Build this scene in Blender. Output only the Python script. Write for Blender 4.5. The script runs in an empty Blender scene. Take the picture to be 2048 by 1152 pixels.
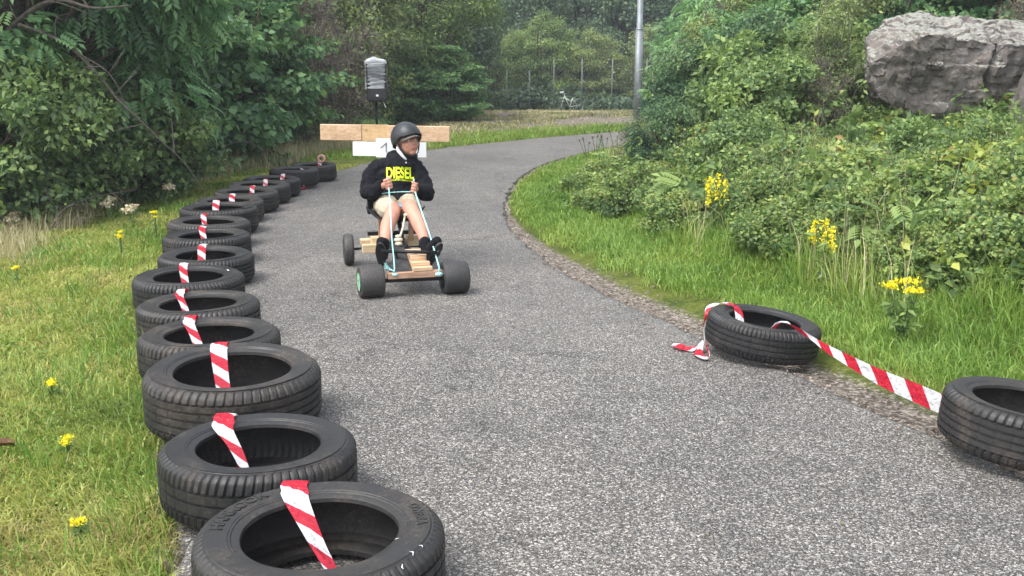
import bpy, math, random
import numpy as np
from mathutils import Vector, Matrix, Euler
R = math.radians
scene = bpy.context.scene
# ------------------------------------------------------------------ camera, sky, sun, exposure
cam_d = bpy.data.cameras.new("camera"); cam = bpy.data.objects.new("camera", cam_d)
scene.collection.objects.link(cam)
cam.location = (0, 0, 1.45); cam.rotation_euler = (R(90 - 12.5), 0, 0)
cam_d.sensor_width = 36; cam_d.lens = 2050 / 2048 * 36
cam_d.clip_start = 0.05; cam_d.clip_end = 2000
scene.camera = cam
SUN_EL, SUN_ROT = R(60), R(232)
world = bpy.data.worlds.new("World"); scene.world = world; world.use_nodes = True
wn = world.node_tree; wn.nodes.clear()
sky = wn.nodes.new("ShaderNodeTexSky"); sky.sky_type = 'NISHITA'; sky.sun_disc = False
sky.sun_elevation = SUN_EL; sky.sun_rotation = SUN_ROT; sky.dust_density = 4; sky.air_density = 1.0
hs = wn.nodes.new("ShaderNodeHueSaturation"); hs.inputs['Saturation'].default_value = 0.32
bg = wn.nodes.new("ShaderNodeBackground"); bg.inputs['Strength'].default_value = 0.15
wo = wn.nodes.new("ShaderNodeOutputWorld")
wn.links.new(sky.outputs[0], hs.inputs['Color']); wn.links.new(hs.outputs[0], bg.inputs['Color'])
wn.links.new(bg.outputs[0], wo.inputs[0])
sd = bpy.data.lights.new("sun", 'SUN'); sd.energy = .8; sd.angle = R(30); sd.color = (1, .97, .92)
so = bpy.data.objects.new("sun", sd); scene.collection.objects.link(so)
# sun direction: azimuth measured like the sky texture's rotation
sdir = Vector((math.sin(SUN_ROT) * math.cos(SUN_EL), math.cos(SUN_ROT) * math.cos(SUN_EL), math.sin(SUN_EL)))
so.rotation_euler = sdir.to_track_quat('Z', 'Y').to_euler()
scene.view_settings.view_transform = 'Standard'; scene.view_settings.look = 'None'
scene.view_settings.exposure = 1.42; scene.view_settings.gamma = 1
try:
    scene.cycles.max_bounces = 6; scene.cycles.diffuse_bounces = 3; scene.cycles.transmission_bounces = 4
    scene.cycles.transparent_max_bounces = 6; scene.cycles.use_denoising = True
except Exception: pass
COL = scene.collection

# ------------------------------------------------------------------ helpers
def tag(o, label=None, cat=None, group=None, kind=None):
    if label: o["label"] = label
    if cat: o["category"] = cat
    if group: o["group"] = group
    if kind: o["kind"] = kind
    return o
def empty(name, loc=(0, 0, 0), rz=0):
    o = bpy.data.objects.new(name, None); o.empty_display_size = .2
    o.location = loc; o.rotation_euler = (0, 0, rz); COL.objects.link(o); return o
def link(name, me, mat=None, parent=None):
    if mat is not None: me.materials.append(mat)
    o = bpy.data.objects.new(name, me); COL.objects.link(o)
    if parent: o.parent = parent
    return o
def np_mesh(name, V, quads=None, tris=None, attrs=None, smooth=False):
    me = bpy.data.meshes.new(name)
    nq = 0 if quads is None else len(quads); nt = 0 if tris is None else len(tris)
    V = np.asarray(V, dtype=np.float32)
    me.vertices.add(len(V)); me.vertices.foreach_set('co', V.ravel())
    loops = []; tot = []
    if nq: loops.append(np.asarray(quads, dtype=np.int32).ravel()); tot.append(np.full(nq, 4, np.int32))
    if nt: loops.append(np.asarray(tris, dtype=np.int32).ravel()); tot.append(np.full(nt, 3, np.int32))
    loops = np.concatenate(loops); tot = np.concatenate(tot)
    me.loops.add(len(loops)); me.loops.foreach_set('vertex_index', loops)
    me.polygons.add(len(tot)); st = np.concatenate([[0], np.cumsum(tot)[:-1]]).astype(np.int32)
    me.polygons.foreach_set('loop_start', st); me.polygons.foreach_set('loop_total', tot)
    if smooth: me.polygons.foreach_set('use_smooth', np.ones(len(tot), dtype=bool))
    me.update(calc_edges=True)
    for k, a in (attrs or {}).items():
        at = me.attributes.new(k, 'FLOAT', 'POINT'); at.data.foreach_set('value', np.asarray(a, dtype=np.float32))
    me.validate()
    return me
def py_mesh(name, V, F, smooth=False):
    me = bpy.data.meshes.new(name); me.from_pydata([tuple(v) for v in V], [], F); me.update()
    if smooth: me.polygons.foreach_set('use_smooth', [True] * len(me.polygons))
    return me
class MB:
    """collects shapes into one mesh"""
    def __init__(s): s.V = []; s.F = []
    def add(s, V, F, M=None):
        n = len(s.V); s.V += [tuple((M @ Vector(v)) if M else v) for v in V]; s.F += [[i + n for i in f] for f in F]; return s
    def box(s, x0, x1, y0, y1, z0, z1, M=None, b=0.0):
        V = [(x, y, z) for x in (x0, x1) for y in (y0, y1) for z in (z0, z1)]
        F = [(0, 1, 3, 2), (4, 6, 7, 5), (0, 4, 5, 1), (2, 3, 7, 6), (0, 2, 6, 4), (1, 5, 7, 3)]
        return s.add(V, F, M)
    def tube(s, pts, rad, n=8, caps=True, M=None):
        pts = [Vector(p) for p in pts]
        if not hasattr(rad, '__len__'): rad = [rad] * len(pts)
        V = []; F = []; up = None
        for i, p in enumerate(pts):
            d = (pts[min(i + 1, len(pts) - 1)] - pts[max(i - 1, 0)]).normalized()
            if up is None: up = Vector((0, 0, 1)) if abs(d.z) < .9 else Vector((1, 0, 0))
            a = d.cross(up)
            if a.length < 1e-5: a = d.orthogonal()
            a.normalize(); b = a.cross(d).normalized(); up = b
            for k in range(n):
                t = 2 * math.pi * k / n; V.append(p + (a * math.cos(t) + b * math.sin(t)) * rad[i])
        for i in range(len(pts) - 1):
            for k in range(n):
                F.append((i * n + k, i * n + (k + 1) % n, (i + 1) * n + (k + 1) % n, (i + 1) * n + k))
        if caps: F.append(tuple(range(n))[::-1]); F.append(tuple((len(pts) - 1) * n + k for k in range(n)))
        return s.add(V, F, M)
    def ell(s, c, r, M=None, nu=16, nv=10, rot=None):
        V = []; F = []
        for j in range(nv + 1):
            ph = math.pi * j / nv
            for i in range(nu):
                th = 2 * math.pi * i / nu
                v = Vector((r[0] * math.sin(ph) * math.cos(th), r[1] * math.sin(ph) * math.sin(th), r[2] * math.cos(ph)))
                if rot: v = rot @ v
                V.append(v + Vector(c))
        for j in range(nv):
            for i in range(nu): F.append((j * nu + i, (j + 1) * nu + i, (j + 1) * nu + (i + 1) % nu, j * nu + (i + 1) % nu))
        return s.add(V, F, M)
    def cyl(s, c0, c1, r, n=20, M=None): return s.tube([c0, c1], r, n, True, M)
    def obj(s, name, mat=None, parent=None, smooth=False, bevel=0):
        o = link(name, py_mesh(name, s.V, s.F, smooth), mat, parent)
        if bevel:
            m = o.modifiers.new('bevel', 'BEVEL'); m.width = bevel; m.segments = 2; m.limit_method = 'ANGLE'
        return o
def catmull(P, n):
    P = [Vector(p) for p in P]; out = []
    for i in range(len(P) - 1):
        p0 = P[max(i - 1, 0)]; p1 = P[i]; p2 = P[i + 1]; p3 = P[min(i + 2, len(P) - 1)]
        for k in range(n):
            t = k / n
            out.append(.5 * ((2 * p1) + (p2 - p0) * t + (2 * p0 - 5 * p1 + 4 * p2 - p3) * t * t + (3 * p1 - p0 - 3 * p2 + p3) * t ** 3))
    out.append(P[-1]); return out
_rn = np.random.RandomState(7).rand(256, 256)
def vnoise(x, y, s=1.0, ox=0.0):
    x = np.asarray(x) * s + 37.3 + ox; y = np.asarray(y) * s + 91.7 - ox
    xi = np.floor(x).astype(int); yi = np.floor(y).astype(int); fx = x - xi; fy = y - yi
    fx = fx * fx * (3 - 2 * fx); fy = fy * fy * (3 - 2 * fy)
    a = _rn[xi % 256, yi % 256]; b = _rn[(xi + 1) % 256, yi % 256]; c = _rn[xi % 256, (yi + 1) % 256]; d = _rn[(xi + 1) % 256, (yi + 1) % 256]
    return (a * (1 - fx) + b * fx) * (1 - fy) + (c * (1 - fx) + d * fx) * fy
def fnoise(x, y, s=1.0, o=3, ox=0.0):
    v = 0; a = .5; t = 0
    for k in range(o): v = v + a * vnoise(x, y, s * 2 ** k, ox + 11 * k); t += a; a *= .5
    return v / t
def sstep(a, b, x): t = np.clip((np.asarray(x, float) - a) / (b - a), 0, 1); return t * t * (3 - 2 * t)

# ------------------------------------------------------------------ materials
def newmat(name):
    m = bpy.data.materials.new(name); m.use_nodes = True; nt = m.node_tree
    bs = nt.nodes['Principled BSDF']; return m, nt, bs
def N(nt, typ, **kw):
    n = nt.nodes.new('ShaderNode' + typ)
    for k, v in kw.items():
        if k in n.inputs.keys(): n.inputs[k].default_value = v
        else: setattr(n, k, v)
    return n
def ramp(nt, src, stops):
    r = nt.nodes.new('ShaderNodeValToRGB'); e = r.color_ramp.elements
    while len(e) < len(stops): e.new(.5)
    for i, (p, c) in enumerate(stops): e[i].position = p; e[i].color = (*c, 1) if len(c) == 3 else c
    nt.links.new(src, r.inputs[0]); return r
def mixc(nt, fac, a, b, mode='MIX'):
    m = nt.nodes.new('ShaderNodeMix'); m.data_type = 'RGBA'; m.blend_type = mode
    for s, v in ((m.inputs[0], fac), (m.inputs[6], a), (m.inputs[7], b)):
        if hasattr(v, 'is_output'): nt.links.new(v, s)
        else: s.default_value = (*v, 1) if isinstance(v, tuple) else v
    return m.outputs[2]
def bump(nt, bs, h, st=.3, dist=.01):
    b = N(nt, 'Bump'); b.inputs['Strength'].default_value = st; b.inputs['Distance'].default_value = dist
    nt.links.new(h, b.inputs['Height']); nt.links.new(b.outputs[0], bs.inputs['Normal'])
def simple(name, col, rough=.6, metal=0, var=.25, scale=30, bmp=.15, spec=.4, col2=None):
    m, nt, bs = newmat(name)
    tc = N(nt, 'TexCoord'); no = N(nt, 'TexNoise', Scale=scale, Detail=5.0); nt.links.new(tc.outputs['Object'], no.inputs['Vector'])
    c2 = col2 or tuple(c * (1 - var) for c in col)
    r = ramp(nt, no.outputs[0], [(.35, c2), (.65, tuple(min(1, c * (1 + var * .4)) for c in col))])
    nt.links.new(r.outputs[0], bs.inputs['Base Color'])
    bs.inputs['Roughness'].default_value = rough; bs.inputs['Metallic'].default_value = metal
    bs.inputs['Specular IOR Level'].default_value = spec
    if bmp: bump(nt, bs, no.outputs[0], bmp, .005)
    return m
def leafmat(name, dark, mid, light, trans=.35, accent=None, rough=.5):
    if 'petal' not in name: dark, mid, light = [tuple(c * k for c in col) for col, k in ((dark, 1.25), (mid, 1.55), (light, 1.6))]
    m, nt, bs = newmat(name)
    at = N(nt, 'Attribute'); at.attribute_name = 'tint'
    oi = N(nt, 'ObjectInfo')
    ad = N(nt, 'Math', operation='MULTIPLY_ADD'); nt.links.new(oi.outputs['Random'], ad.inputs[0]); ad.inputs[1].default_value = .16; nt.links.new(at.outputs['Fac'], ad.inputs[2])
    st = [(.05, dark), (.5, mid), (.95, light)]
    if accent: st = [(.05, dark), (.45, mid), (.85, light), (1.0, accent)]
    r = ramp(nt, ad.outputs[0], st)
    nt.links.new(r.outputs[0], bs.inputs['Base Color']); bs.inputs['Roughness'].default_value = rough
    bs.inputs['Specular IOR Level'].default_value = .35
    tr = N(nt, 'BsdfTranslucent')
    br = N(nt, 'HueSaturation', Saturation=1.1, Value=1.25); nt.links.new(r.outputs[0], br.inputs['Color']); nt.links.new(br.outputs[0], tr.inputs['Color'])
    mx = N(nt, 'MixShader'); mx.inputs[0].default_value = trans
    nt.links.new(bs.outputs[0], mx.inputs[1]); nt.links.new(tr.outputs[0], mx.inputs[2])
    nt.links.new(mx.outputs[0], nt.nodes['Material Output'].inputs[0])
    return m

def asphalt_mat():
    m, nt, bs = newmat('asphalt')
    tc = N(nt, 'TexCoord'); P = tc.outputs['Object']
    v1 = N(nt, 'TexVoronoi', Scale=165.0); nt.links.new(P, v1.inputs['Vector'])
    v2 = N(nt, 'TexVoronoi', Scale=330.0); nt.links.new(P, v2.inputs['Vector'])
    s1 = N(nt, 'SeparateColor'); nt.links.new(v1.outputs['Color'], s1.inputs[0])
    s2 = N(nt, 'SeparateColor'); nt.links.new(v2.outputs['Color'], s2.inputs[0])
    a1 = ramp(nt, s1.outputs[0], [(0, (.016, .016, .017)), (.42, (.048, .047, .046)), (.66, (.120, .118, .114)), (.85, (.255, .25, .242)), (1, (.58, .57, .55))])
    a2 = ramp(nt, s2.outputs[1], [(0, (.016, .016, .017)), (.5, (.062, .061, .060)), (.8, (.19, .187, .18)), (1, (.48, .47, .45))])
    c = mixc(nt, .38, a1.outputs[0], a2.outputs[0])
    # pale or reddish stones here and there
    rd = ramp(nt, s1.outputs[2], [(.9, (1, 1, 1)), (.97, (1.12, .98, .9))]); c = mixc(nt, 1.0, c, rd.outputs[0], 'MULTIPLY')
    n1 = N(nt, 'TexNoise', Scale=.55, Detail=6.0, Roughness=.65); nt.links.new(P, n1.inputs['Vector'])
    n2 = N(nt, 'TexNoise', Scale=5.0, Detail=5.0); nt.links.new(P, n2.inputs['Vector'])
    m1 = ramp(nt, n1.outputs[0], [(.3, (.74, .74, .755)), (.5, (.98, .98, .98)), (.7, (1.2, 1.19, 1.16))]); c = mixc(nt, 1.0, c, m1.outputs[0], 'MULTIPLY')
    m2 = ramp(nt, n2.outputs[0], [(.3, (.86, .86, .86)), (.7, (1.1, 1.1, 1.1))]); c = mixc(nt, 1.0, c, m2.outputs[0], 'MULTIPLY')
    # damp, worn bands and hairline cracks
    wv = N(nt, 'TexVoronoi', Scale=.55, feature='DISTANCE_TO_EDGE'); 
    wn_ = N(nt, 'TexNoise', Scale=2.2, Detail=8.0, Roughness=.7); nt.links.new(P, wn_.inputs['Vector'])
    mp = N(nt, 'VectorMath', operation='ADD'); nt.links.new(P, mp.inputs[0])
    sc_ = N(nt, 'VectorMath', operation='SCALE'); sc_.inputs['Scale'].default_value = .9; nt.links.new(wn_.outputs['Color'], sc_.inputs[0]); nt.links.new(sc_.outputs[0], mp.inputs[1])
    nt.links.new(mp.outputs[0], wv.inputs['Vector'])
    ck = ramp(nt, wv.outputs['Distance'], [(0, (.35, .35, .35)), (.010, (1, 1, 1))])
    n3 = N(nt, 'TexNoise', Scale=.8, Detail=3.0); nt.links.new(P, n3.inputs['Vector'])
    ckm = ramp(nt, n3.outputs[0], [(.44, (0, 0, 0)), (.54, (1, 1, 1))])
    c = mixc(nt, ckm.outputs[0], c, mixc(nt, 1.0, c, ck.outputs[0], 'MULTIPLY'))
    c = mixc(nt, 1.0, c, (1.01, .99, .965), 'MULTIPLY'); nt.links.new(c, bs.inputs['Base Color']); bs.inputs['Roughness'].default_value = .72; bs.inputs['Specular IOR Level'].default_value = .45
    inv = N(nt, 'Math', operation='SUBTRACT'); inv.inputs[0].default_value = 1; nt.links.new(v1.outputs['Distance'], inv.inputs[1])
    bump(nt, bs, inv.outputs[0], .55, .004)
    return m
def ground_mat():
    m, nt, bs = newmat('soil_and_moss')
    tc = N(nt, 'TexCoord'); P = tc.outputs['Object']
    n1 = N(nt, 'TexNoise', Scale=3.0, Detail=8.0, Roughness=.7); n2 = N(nt, 'TexNoise', Scale=40.0, Detail=6.0, Roughness=.7)
    for n in (n1, n2): nt.links.new(P, n.inputs['Vector'])
    g = ramp(nt, n1.outputs[0], [(.3, (.05, .075, .02)), (.5, (.10, .13, .028)), (.62, (.15, .17, .04)), (.72, (.14, .12, .06))])
    g2 = ramp(nt, n2.outputs[0], [(.3, (.5, .5, .5)), (.7, (1.25, 1.25, 1.2))]); gc = mixc(nt, 1.0, g.outputs[0], g2.outputs[0], 'MULTIPLY')
    # gravelly shoulder
    v = N(nt, 'TexVoronoi', Scale=60.0); nt.links.new(P, v.inputs['Vector']); s = N(nt, 'SeparateColor'); nt.links.new(v.outputs['Color'], s.inputs[0])
    gr = ramp(nt, s.outputs[0], [(0, (.08, .066, .056)), (.4, (.16, .135, .115)), (.75, (.28, .245, .215)), (1, (.46, .42, .38))])
    gb = mixc(nt, 1.0, gr.outputs[0], g2.outputs[0], 'MULTIPLY')
    at = N(nt, 'Attribute'); at.attribute_name = 'gravel'
    ma = N(nt, 'Math', operation='MULTIPLY_ADD'); nt.links.new(n2.outputs[0], ma.inputs[0]); ma.inputs[1].default_value = .7
    nt.links.new(at.outputs['Fac'], ma.inputs[2]); mr = ramp(nt, ma.outputs[0], [(.72, (0, 0, 0)), (.9, (1, 1, 1))])
    c = mixc(nt, mr.outputs[0], gc, gb)
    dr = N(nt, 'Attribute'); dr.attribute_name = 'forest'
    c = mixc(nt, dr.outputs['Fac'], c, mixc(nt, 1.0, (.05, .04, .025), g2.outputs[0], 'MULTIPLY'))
    nt.links.new(c, bs.inputs['Base Color']); bs.inputs['Roughness'].default_value = .95; bs.inputs['Specular IOR Level'].default_value = .1
    bump(nt, bs, n2.outputs[0], .8, .03)
    return m
def rubber_mat(name='rubber', base=.022, dust=.5):
    m, nt, bs = newmat(name); tc = N(nt, 'TexCoord'); P = tc.outputs['Object']; oi = N(nt, 'ObjectInfo')
    of = N(nt, 'VectorMath', operation='ADD'); nt.links.new(P, of.inputs[0])
    cx = N(nt, 'CombineXYZ'); ml = N(nt, 'Math', operation='MULTIPLY'); ml.inputs[1].default_value = 37; nt.links.new(oi.outputs['Random'], ml.inputs[0]); nt.links.new(ml.outputs[0], cx.inputs[0]); nt.links.new(cx.outputs[0], of.inputs[1])
    n1 = N(nt, 'TexNoise', Scale=4.5, Detail=8.0, Roughness=.72); n2 = N(nt, 'TexNoise', Scale=70.0, Detail=6.0, Roughness=.7)
    for n in (n1, n2): nt.links.new(of.outputs[0], n.inputs['Vector'])
    d = ramp(nt, n1.outputs[0], [(.50, (0, 0, 0)), (.70, (dust, dust, dust))])
    b = ramp(nt, n2.outputs[0], [(.3, (base * .7,) * 3), (.7, (base * 1.5, base * 1.5, base * 1.6))])
    dc = ramp(nt, n2.outputs[0], [(.35, (.022, .020, .019)), (.5, (.06, .050, .042)), (.7, (.13, .105, .085))])
    c = mixc(nt, d.outputs[0], b.outputs[0], dc.outputs[0]); tn = ramp(nt, oi.outputs['Random'], [(0, (.75, .76, .8)), (.5, (1, 1, 1)), (1, (1.5, 1.4, 1.3))]); c = mixc(nt, 1.0, c, tn.outputs[0], 'MULTIPLY'); nt.links.new(c, bs.inputs['Base Color'])
    n4 = N(nt, 'TexNoise', Scale=160.0, Detail=2.0); nt.links.new(of.outputs[0], n4.inputs['Vector']); gm = ramp(nt, n4.outputs[0], [(.66, (0, 0, 0)), (.72, (.8, .8, .8))]); g2 = ramp(nt, n1.outputs[0], [(.42, (0, 0, 0)), (.58, (1, 1, 1))]); gf = mixc(nt, 1.0, gm.outputs[0], g2.outputs[0], 'MULTIPLY'); c = mixc(nt, gf, c, (.16, .13, .10)); nt.links.new(c, bs.inputs['Base Color'])
    rr = ramp(nt, n1.outputs[0], [(.35, (.42, .42, .42)), (.7, (.75, .75, .75))]); nt.links.new(rr.outputs[0], bs.inputs['Roughness'])
    bs.inputs['Specular IOR Level'].default_value = .5
    bump(nt, bs, n2.outputs[0], .35, .003)
    return m
def wood_mat(name, light, dark, axis='X', scale=9, rough=.65):
    m, nt, bs = newmat(name); tc = N(nt, 'TexCoord'); mp = N(nt, 'Mapping')
    mp.inputs['Scale'].default_value = {'X': (.6, 12, 12), 'Y': (12, .6, 12), 'Z': (12, 12, .6)}[axis]
    nt.links.new(tc.outputs['Object'], mp.inputs[0]); no = N(nt, 'TexNoise', Scale=float(scale), Detail=6.0, Roughness=.6, Distortion=.6); nt.links.new(mp.outputs[0], no.inputs['Vector'])
    r = ramp(nt, no.outputs[0], [(.3, dark), (.55, light), (.8, tuple(min(1, c * 1.1) for c in light))])
    n2 = N(nt, 'TexNoise', Scale=7.0, Detail=3.0); nt.links.new(tc.outputs['Object'], n2.inputs['Vector'])
    r2 = ramp(nt, n2.outputs[0], [(.35, (.82, .78, .74)), (.6, (1, 1, 1))])
    nt.links.new(mixc(nt, 1.0, r.outputs[0], r2.outputs[0], 'MULTIPLY'), bs.inputs['Base Color']); bs.inputs['Roughness'].default_value = rough
    bump(nt, bs, no.outputs[0], .25, .003); return m
def tape_mat():
    m, nt, bs = newmat('striped_tape'); uv = N(nt, 'UVMap'); s = N(nt, 'SeparateXYZ'); nt.links.new(uv.outputs[0], s.inputs[0])
    a = N(nt, 'Math', operation='MULTIPLY_ADD'); nt.links.new(s.outputs[1], a.inputs[0]); a.inputs[1].default_value = -.26; nt.links.new(s.outputs[0], a.inputs[2])
    f = N(nt, 'Math', operation='FRACT'); nt.links.new(a.outputs[0], f.inputs[0])
    g = N(nt, 'Math', operation='GREATER_THAN'); g.inputs[1].default_value = .5; nt.links.new(f.outputs[0], g.inputs[0])
    c = mixc(nt, g.outputs[0], (.50, .012, .035), (.66, .66, .68)); nt.links.new(c, bs.inputs['Base Color'])
    bs.inputs['Roughness'].default_value = .35
    tr = N(nt, 'BsdfTranslucent'); nt.links.new(c, tr.inputs[0]); mx = N(nt, 'MixShader'); mx.inputs[0].default_value = .25
    nt.links.new(bs.outputs[0], mx.inputs[1]); nt.links.new(tr.outputs[0], mx.inputs[2]); nt.links.new(mx.outputs[0], nt.nodes['Material Output'].inputs[0])
    tc = N(nt, 'TexCoord'); no = N(nt, 'TexNoise', Scale=22.0, Detail=3.0); nt.links.new(tc.outputs['Object'], no.inputs[0]); no.inputs['Distortion'].default_value = 1.5; bump(nt, bs, no.outputs[0], .9, .015)
    return m
def rock_mat():
    m, nt, bs = newmat('granite'); tc = N(nt, 'TexCoord'); P = tc.outputs['Object']
    n1 = N(nt, 'TexNoise', Scale=2.2, Detail=9.0, Roughness=.68, Distortion=.8); n2 = N(nt, 'TexNoise', Scale=26.0, Detail=8.0, Roughness=.75)
    for n in (n1, n2): nt.links.new(P, n.inputs['Vector'])
    a = ramp(nt, n1.outputs[0], [(.3, (.06, .050, .046)), (.43, (.115, .102, .095)), (.52, (.155, .14, .13)), (.60, (.20, .168, .148)), (.66, (.14, .13, .12)), (.8, (.28, .26, .235))])
    b = ramp(nt, n2.outputs[0], [(.3, (.6, .6, .6)), (.5, (1, 1, 1)), (.72, (1.5, 1.5, 1.5))])
    c = mixc(nt, 1.0, a.outputs[0], b.outputs[0], 'MULTIPLY')
    # pale lichen and top light, both painted on the faces that look up
    ge = N(nt, 'NewGeometry'); s = N(nt, 'SeparateXYZ'); nt.links.new(ge.outputs['True Normal'], s.inputs[0])
    ad = N(nt, 'Math', operation='MULTIPLY_ADD'); nt.links.new(n2.outputs[0], ad.inputs[0]); ad.inputs[1].default_value = .5; nt.links.new(s.outputs[2], ad.inputs[2])
    li = ramp(nt, ad.outputs[0], [(.78, (0, 0, 0)), (1.05, (.85, .85, .85))])
    lc = ramp(nt, n2.outputs[0], [(.35, (.17, .18, .145)), (.65, (.38, .38, .34))])
    c = mixc(nt, li.outputs[0], c, lc.outputs[0])
    vw = N(nt, 'TexVoronoi', Scale=1.7, feature='DISTANCE_TO_EDGE'); dn = N(nt, 'VectorMath', operation='ADD'); nt.links.new(P, dn.inputs[0]); sc_ = N(nt, 'VectorMath', operation='SCALE'); sc_.inputs['Scale'].default_value = .8; nt.links.new(n1.outputs['Color'], sc_.inputs[0]); nt.links.new(sc_.outputs[0], dn.inputs[1]); nt.links.new(dn.outputs[0], vw.inputs[0])
    cr = ramp(nt, vw.outputs['Distance'], [(0, (.5, .5, .5)), (.02, (1, 1, 1))]); c = mixc(nt, 1.0, c, cr.outputs[0], 'MULTIPLY')
    nt.links.new(c, bs.inputs['Base Color']); bs.inputs['Roughness'].default_value = .85
    hh = mixc(nt, .5, n1.outputs[0], n2.outputs[0]); bump(nt, bs, hh, .8, .06); return m

M = {}
M['asphalt'] = asphalt_mat(); M['ground'] = ground_mat(); M['rubber'] = rubber_mat('rubber', .014, .75); M['slick'] = rubber_mat('slick_rubber', .030, .25)
M['tape'] = tape_mat(); M['rock'] = rock_mat()
M['pine'] = wood_mat('pine', (.66, .46, .30), (.46, .30, .17)); M['pinelight'] = wood_mat('pale_pine', (.66, .52, .33), (.52, .38, .22))
M['ochre'] = wood_mat('ochre_wood', (.62, .42, .22), (.48, .31, .15)); M['oldwood'] = wood_mat('weathered_beam', (.45, .28, .19), (.27, .16, .10))
M['blackmetal'] = simple('black_metal', (.02, .021, .023), .4, .6); M['blackplastic'] = simple('black_plastic', (.018, .019, .022), .45)
M['blackcloth'] = simple('black_fleece', (.010, .0105, .014), .95, 0, .3, 60, .4, .15); M['darkcover'] = simple('dark_felt', (.05, .05, .052), .95, 0, .3, 40, .4, .1)
M['skin'] = simple('skin', (.52, .26, .19), .5, 0, .12, 12, .03, .35); M['lips'] = simple('lips', (.45, .14, .12), .5)
M['khaki'] = simple('khaki_cotton', (.46, .40, .30), .9, 0, .15, 40, .3, .15); M['paper'] = simple('white_board', (.78, .80, .82), .6, 0, .03, 4, 0)
M['yellow'] = simple('yellow_print', (.75, .92, .03), .6, 0, .05, 20, 0); M['helmet'] = simple('matt_shell', (.028, .033, .037), .42, 0, .1, 8, .02)
M['visor'] = simple('grey_brown_canvas', (.13, .11, .10), .8); M['cyanrope'] = simple('turquoise_rope', (.36, .70, .70), .7, 0, .3, 200, .6)
M['creamrope'] = simple('cream_rope', (.72, .66, .50), .8, 0, .2, 200, .5); M['ink'] = simple('ink', (.05, .05, .06), .7)
M['green_hub'] = simple('pale_green_hub', (.30, .62, .38), .45); M['hair'] = simple('fair_hair', (.30, .20, .11), .7, 0, .4, 150, .6)
M['eyew'] = simple('eye_white', (.7, .7, .7), .3, 0, .02); M['galv'] = simple('galvanised_steel', (.22, .245, .265), .5, .35, .2, 5, .05)
M['film'] = simple('cling_film', (.50, .53, .55), .22, 0, .35, 14, .5); M['whitepaint'] = simple('white_enamel', (.78, .80, .80), .35, 0, .05, 10, 0)
M['chalk'] = simple('chalk', (.7, .72, .72), .9, 0, .2, 50, 0); M['wire'] = simple('fence_wire', (.16, .18, .18), .6, .3); M['bark'] = simple('bark', (.12, .095, .075), .9, 0, .5, 25, .8, .1)
M['greybark'] = simple('grey_dead_bark', (.15, .13, .115), .9, 0, .4, 25, .8, .1); M['spoke'] = simple('dull_rim', (.40, .43, .43), .4, .5)
M['ash_leaf'] = leafmat('ash_leaf', (.05, .105, .05), (.11, .205, .09), (.20, .31, .125)); M['hazel_leaf'] = leafmat('hazel_leaf', (.04, .085, .045), (.085, .165, .07), (.17, .26, .09))
M['round_leaf'] = leafmat('willow_leaf', (.06, .10, .045), (.12, .18, .065), (.22, .28, .08)); M['far_leaf'] = leafmat('far_leaf', (.04, .07, .05), (.07, .115, .068), (.115, .17, .08))
M['feather_leaf'] = leafmat('birch_leaf', (.07, .10, .05), (.14, .19, .075), (.25, .29, .09)); M['bramble_leaf'] = leafmat('bramble_leaf', (.035, .07, .03), (.095, .15, .05), (.21, .265, .075), .35, (.26, .23, .07))
M['shrub_leaf'] = leafmat('shrub_leaf', (.045, .085, .04), (.10, .155, .055), (.19, .255, .08)); M['twig_leaf'] = leafmat('dull_leaf', (.07, .07, .045), (.12, .11, .07), (.20, .18, .10))
M['grass'] = leafmat('grass_blade', (.055, .105, .022), (.145, .195, .04), (.28, .29, .085), .35, (.36, .31, .13)); M['drygrass'] = leafmat('dry_grass', (.08, .11, .035), (.23, .215, .115), (.42, .375, .24), .3)
M['vgrass'] = leafmat('verge_grass', (.04, .10, .018), (.105, .185, .035), (.20, .26, .06), .35, (.33, .33, .13))
M['petal'] = leafmat('yellow_petal', (.75, .55, .01), (.85, .72, .02), (.9, .82, .04), .25); M['whitepetal'] = leafmat('white_petal', (.6, .6, .5), (.75, .75, .65), (.8, .8, .75), .25)
M['creampetal'] = leafmat('cream_petal', (.35, .30, .18), (.55, .48, .32), (.65, .60, .45), .25)
M['yellow_leaf'] = leafmat('yellowing_leaf', (.08, .12, .03), (.17, .22, .05), (.30, .32, .08), .4, (.32, .20, .07))
M['dark_leaf'] = leafmat('dark_bush_leaf', (.02, .045, .03), (.042, .085, .045), (.10, .155, .06))
M['pebble'] = simple('pebble', (.28, .235, .205), .9, 0, .6, 25, .3, .2)

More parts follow.
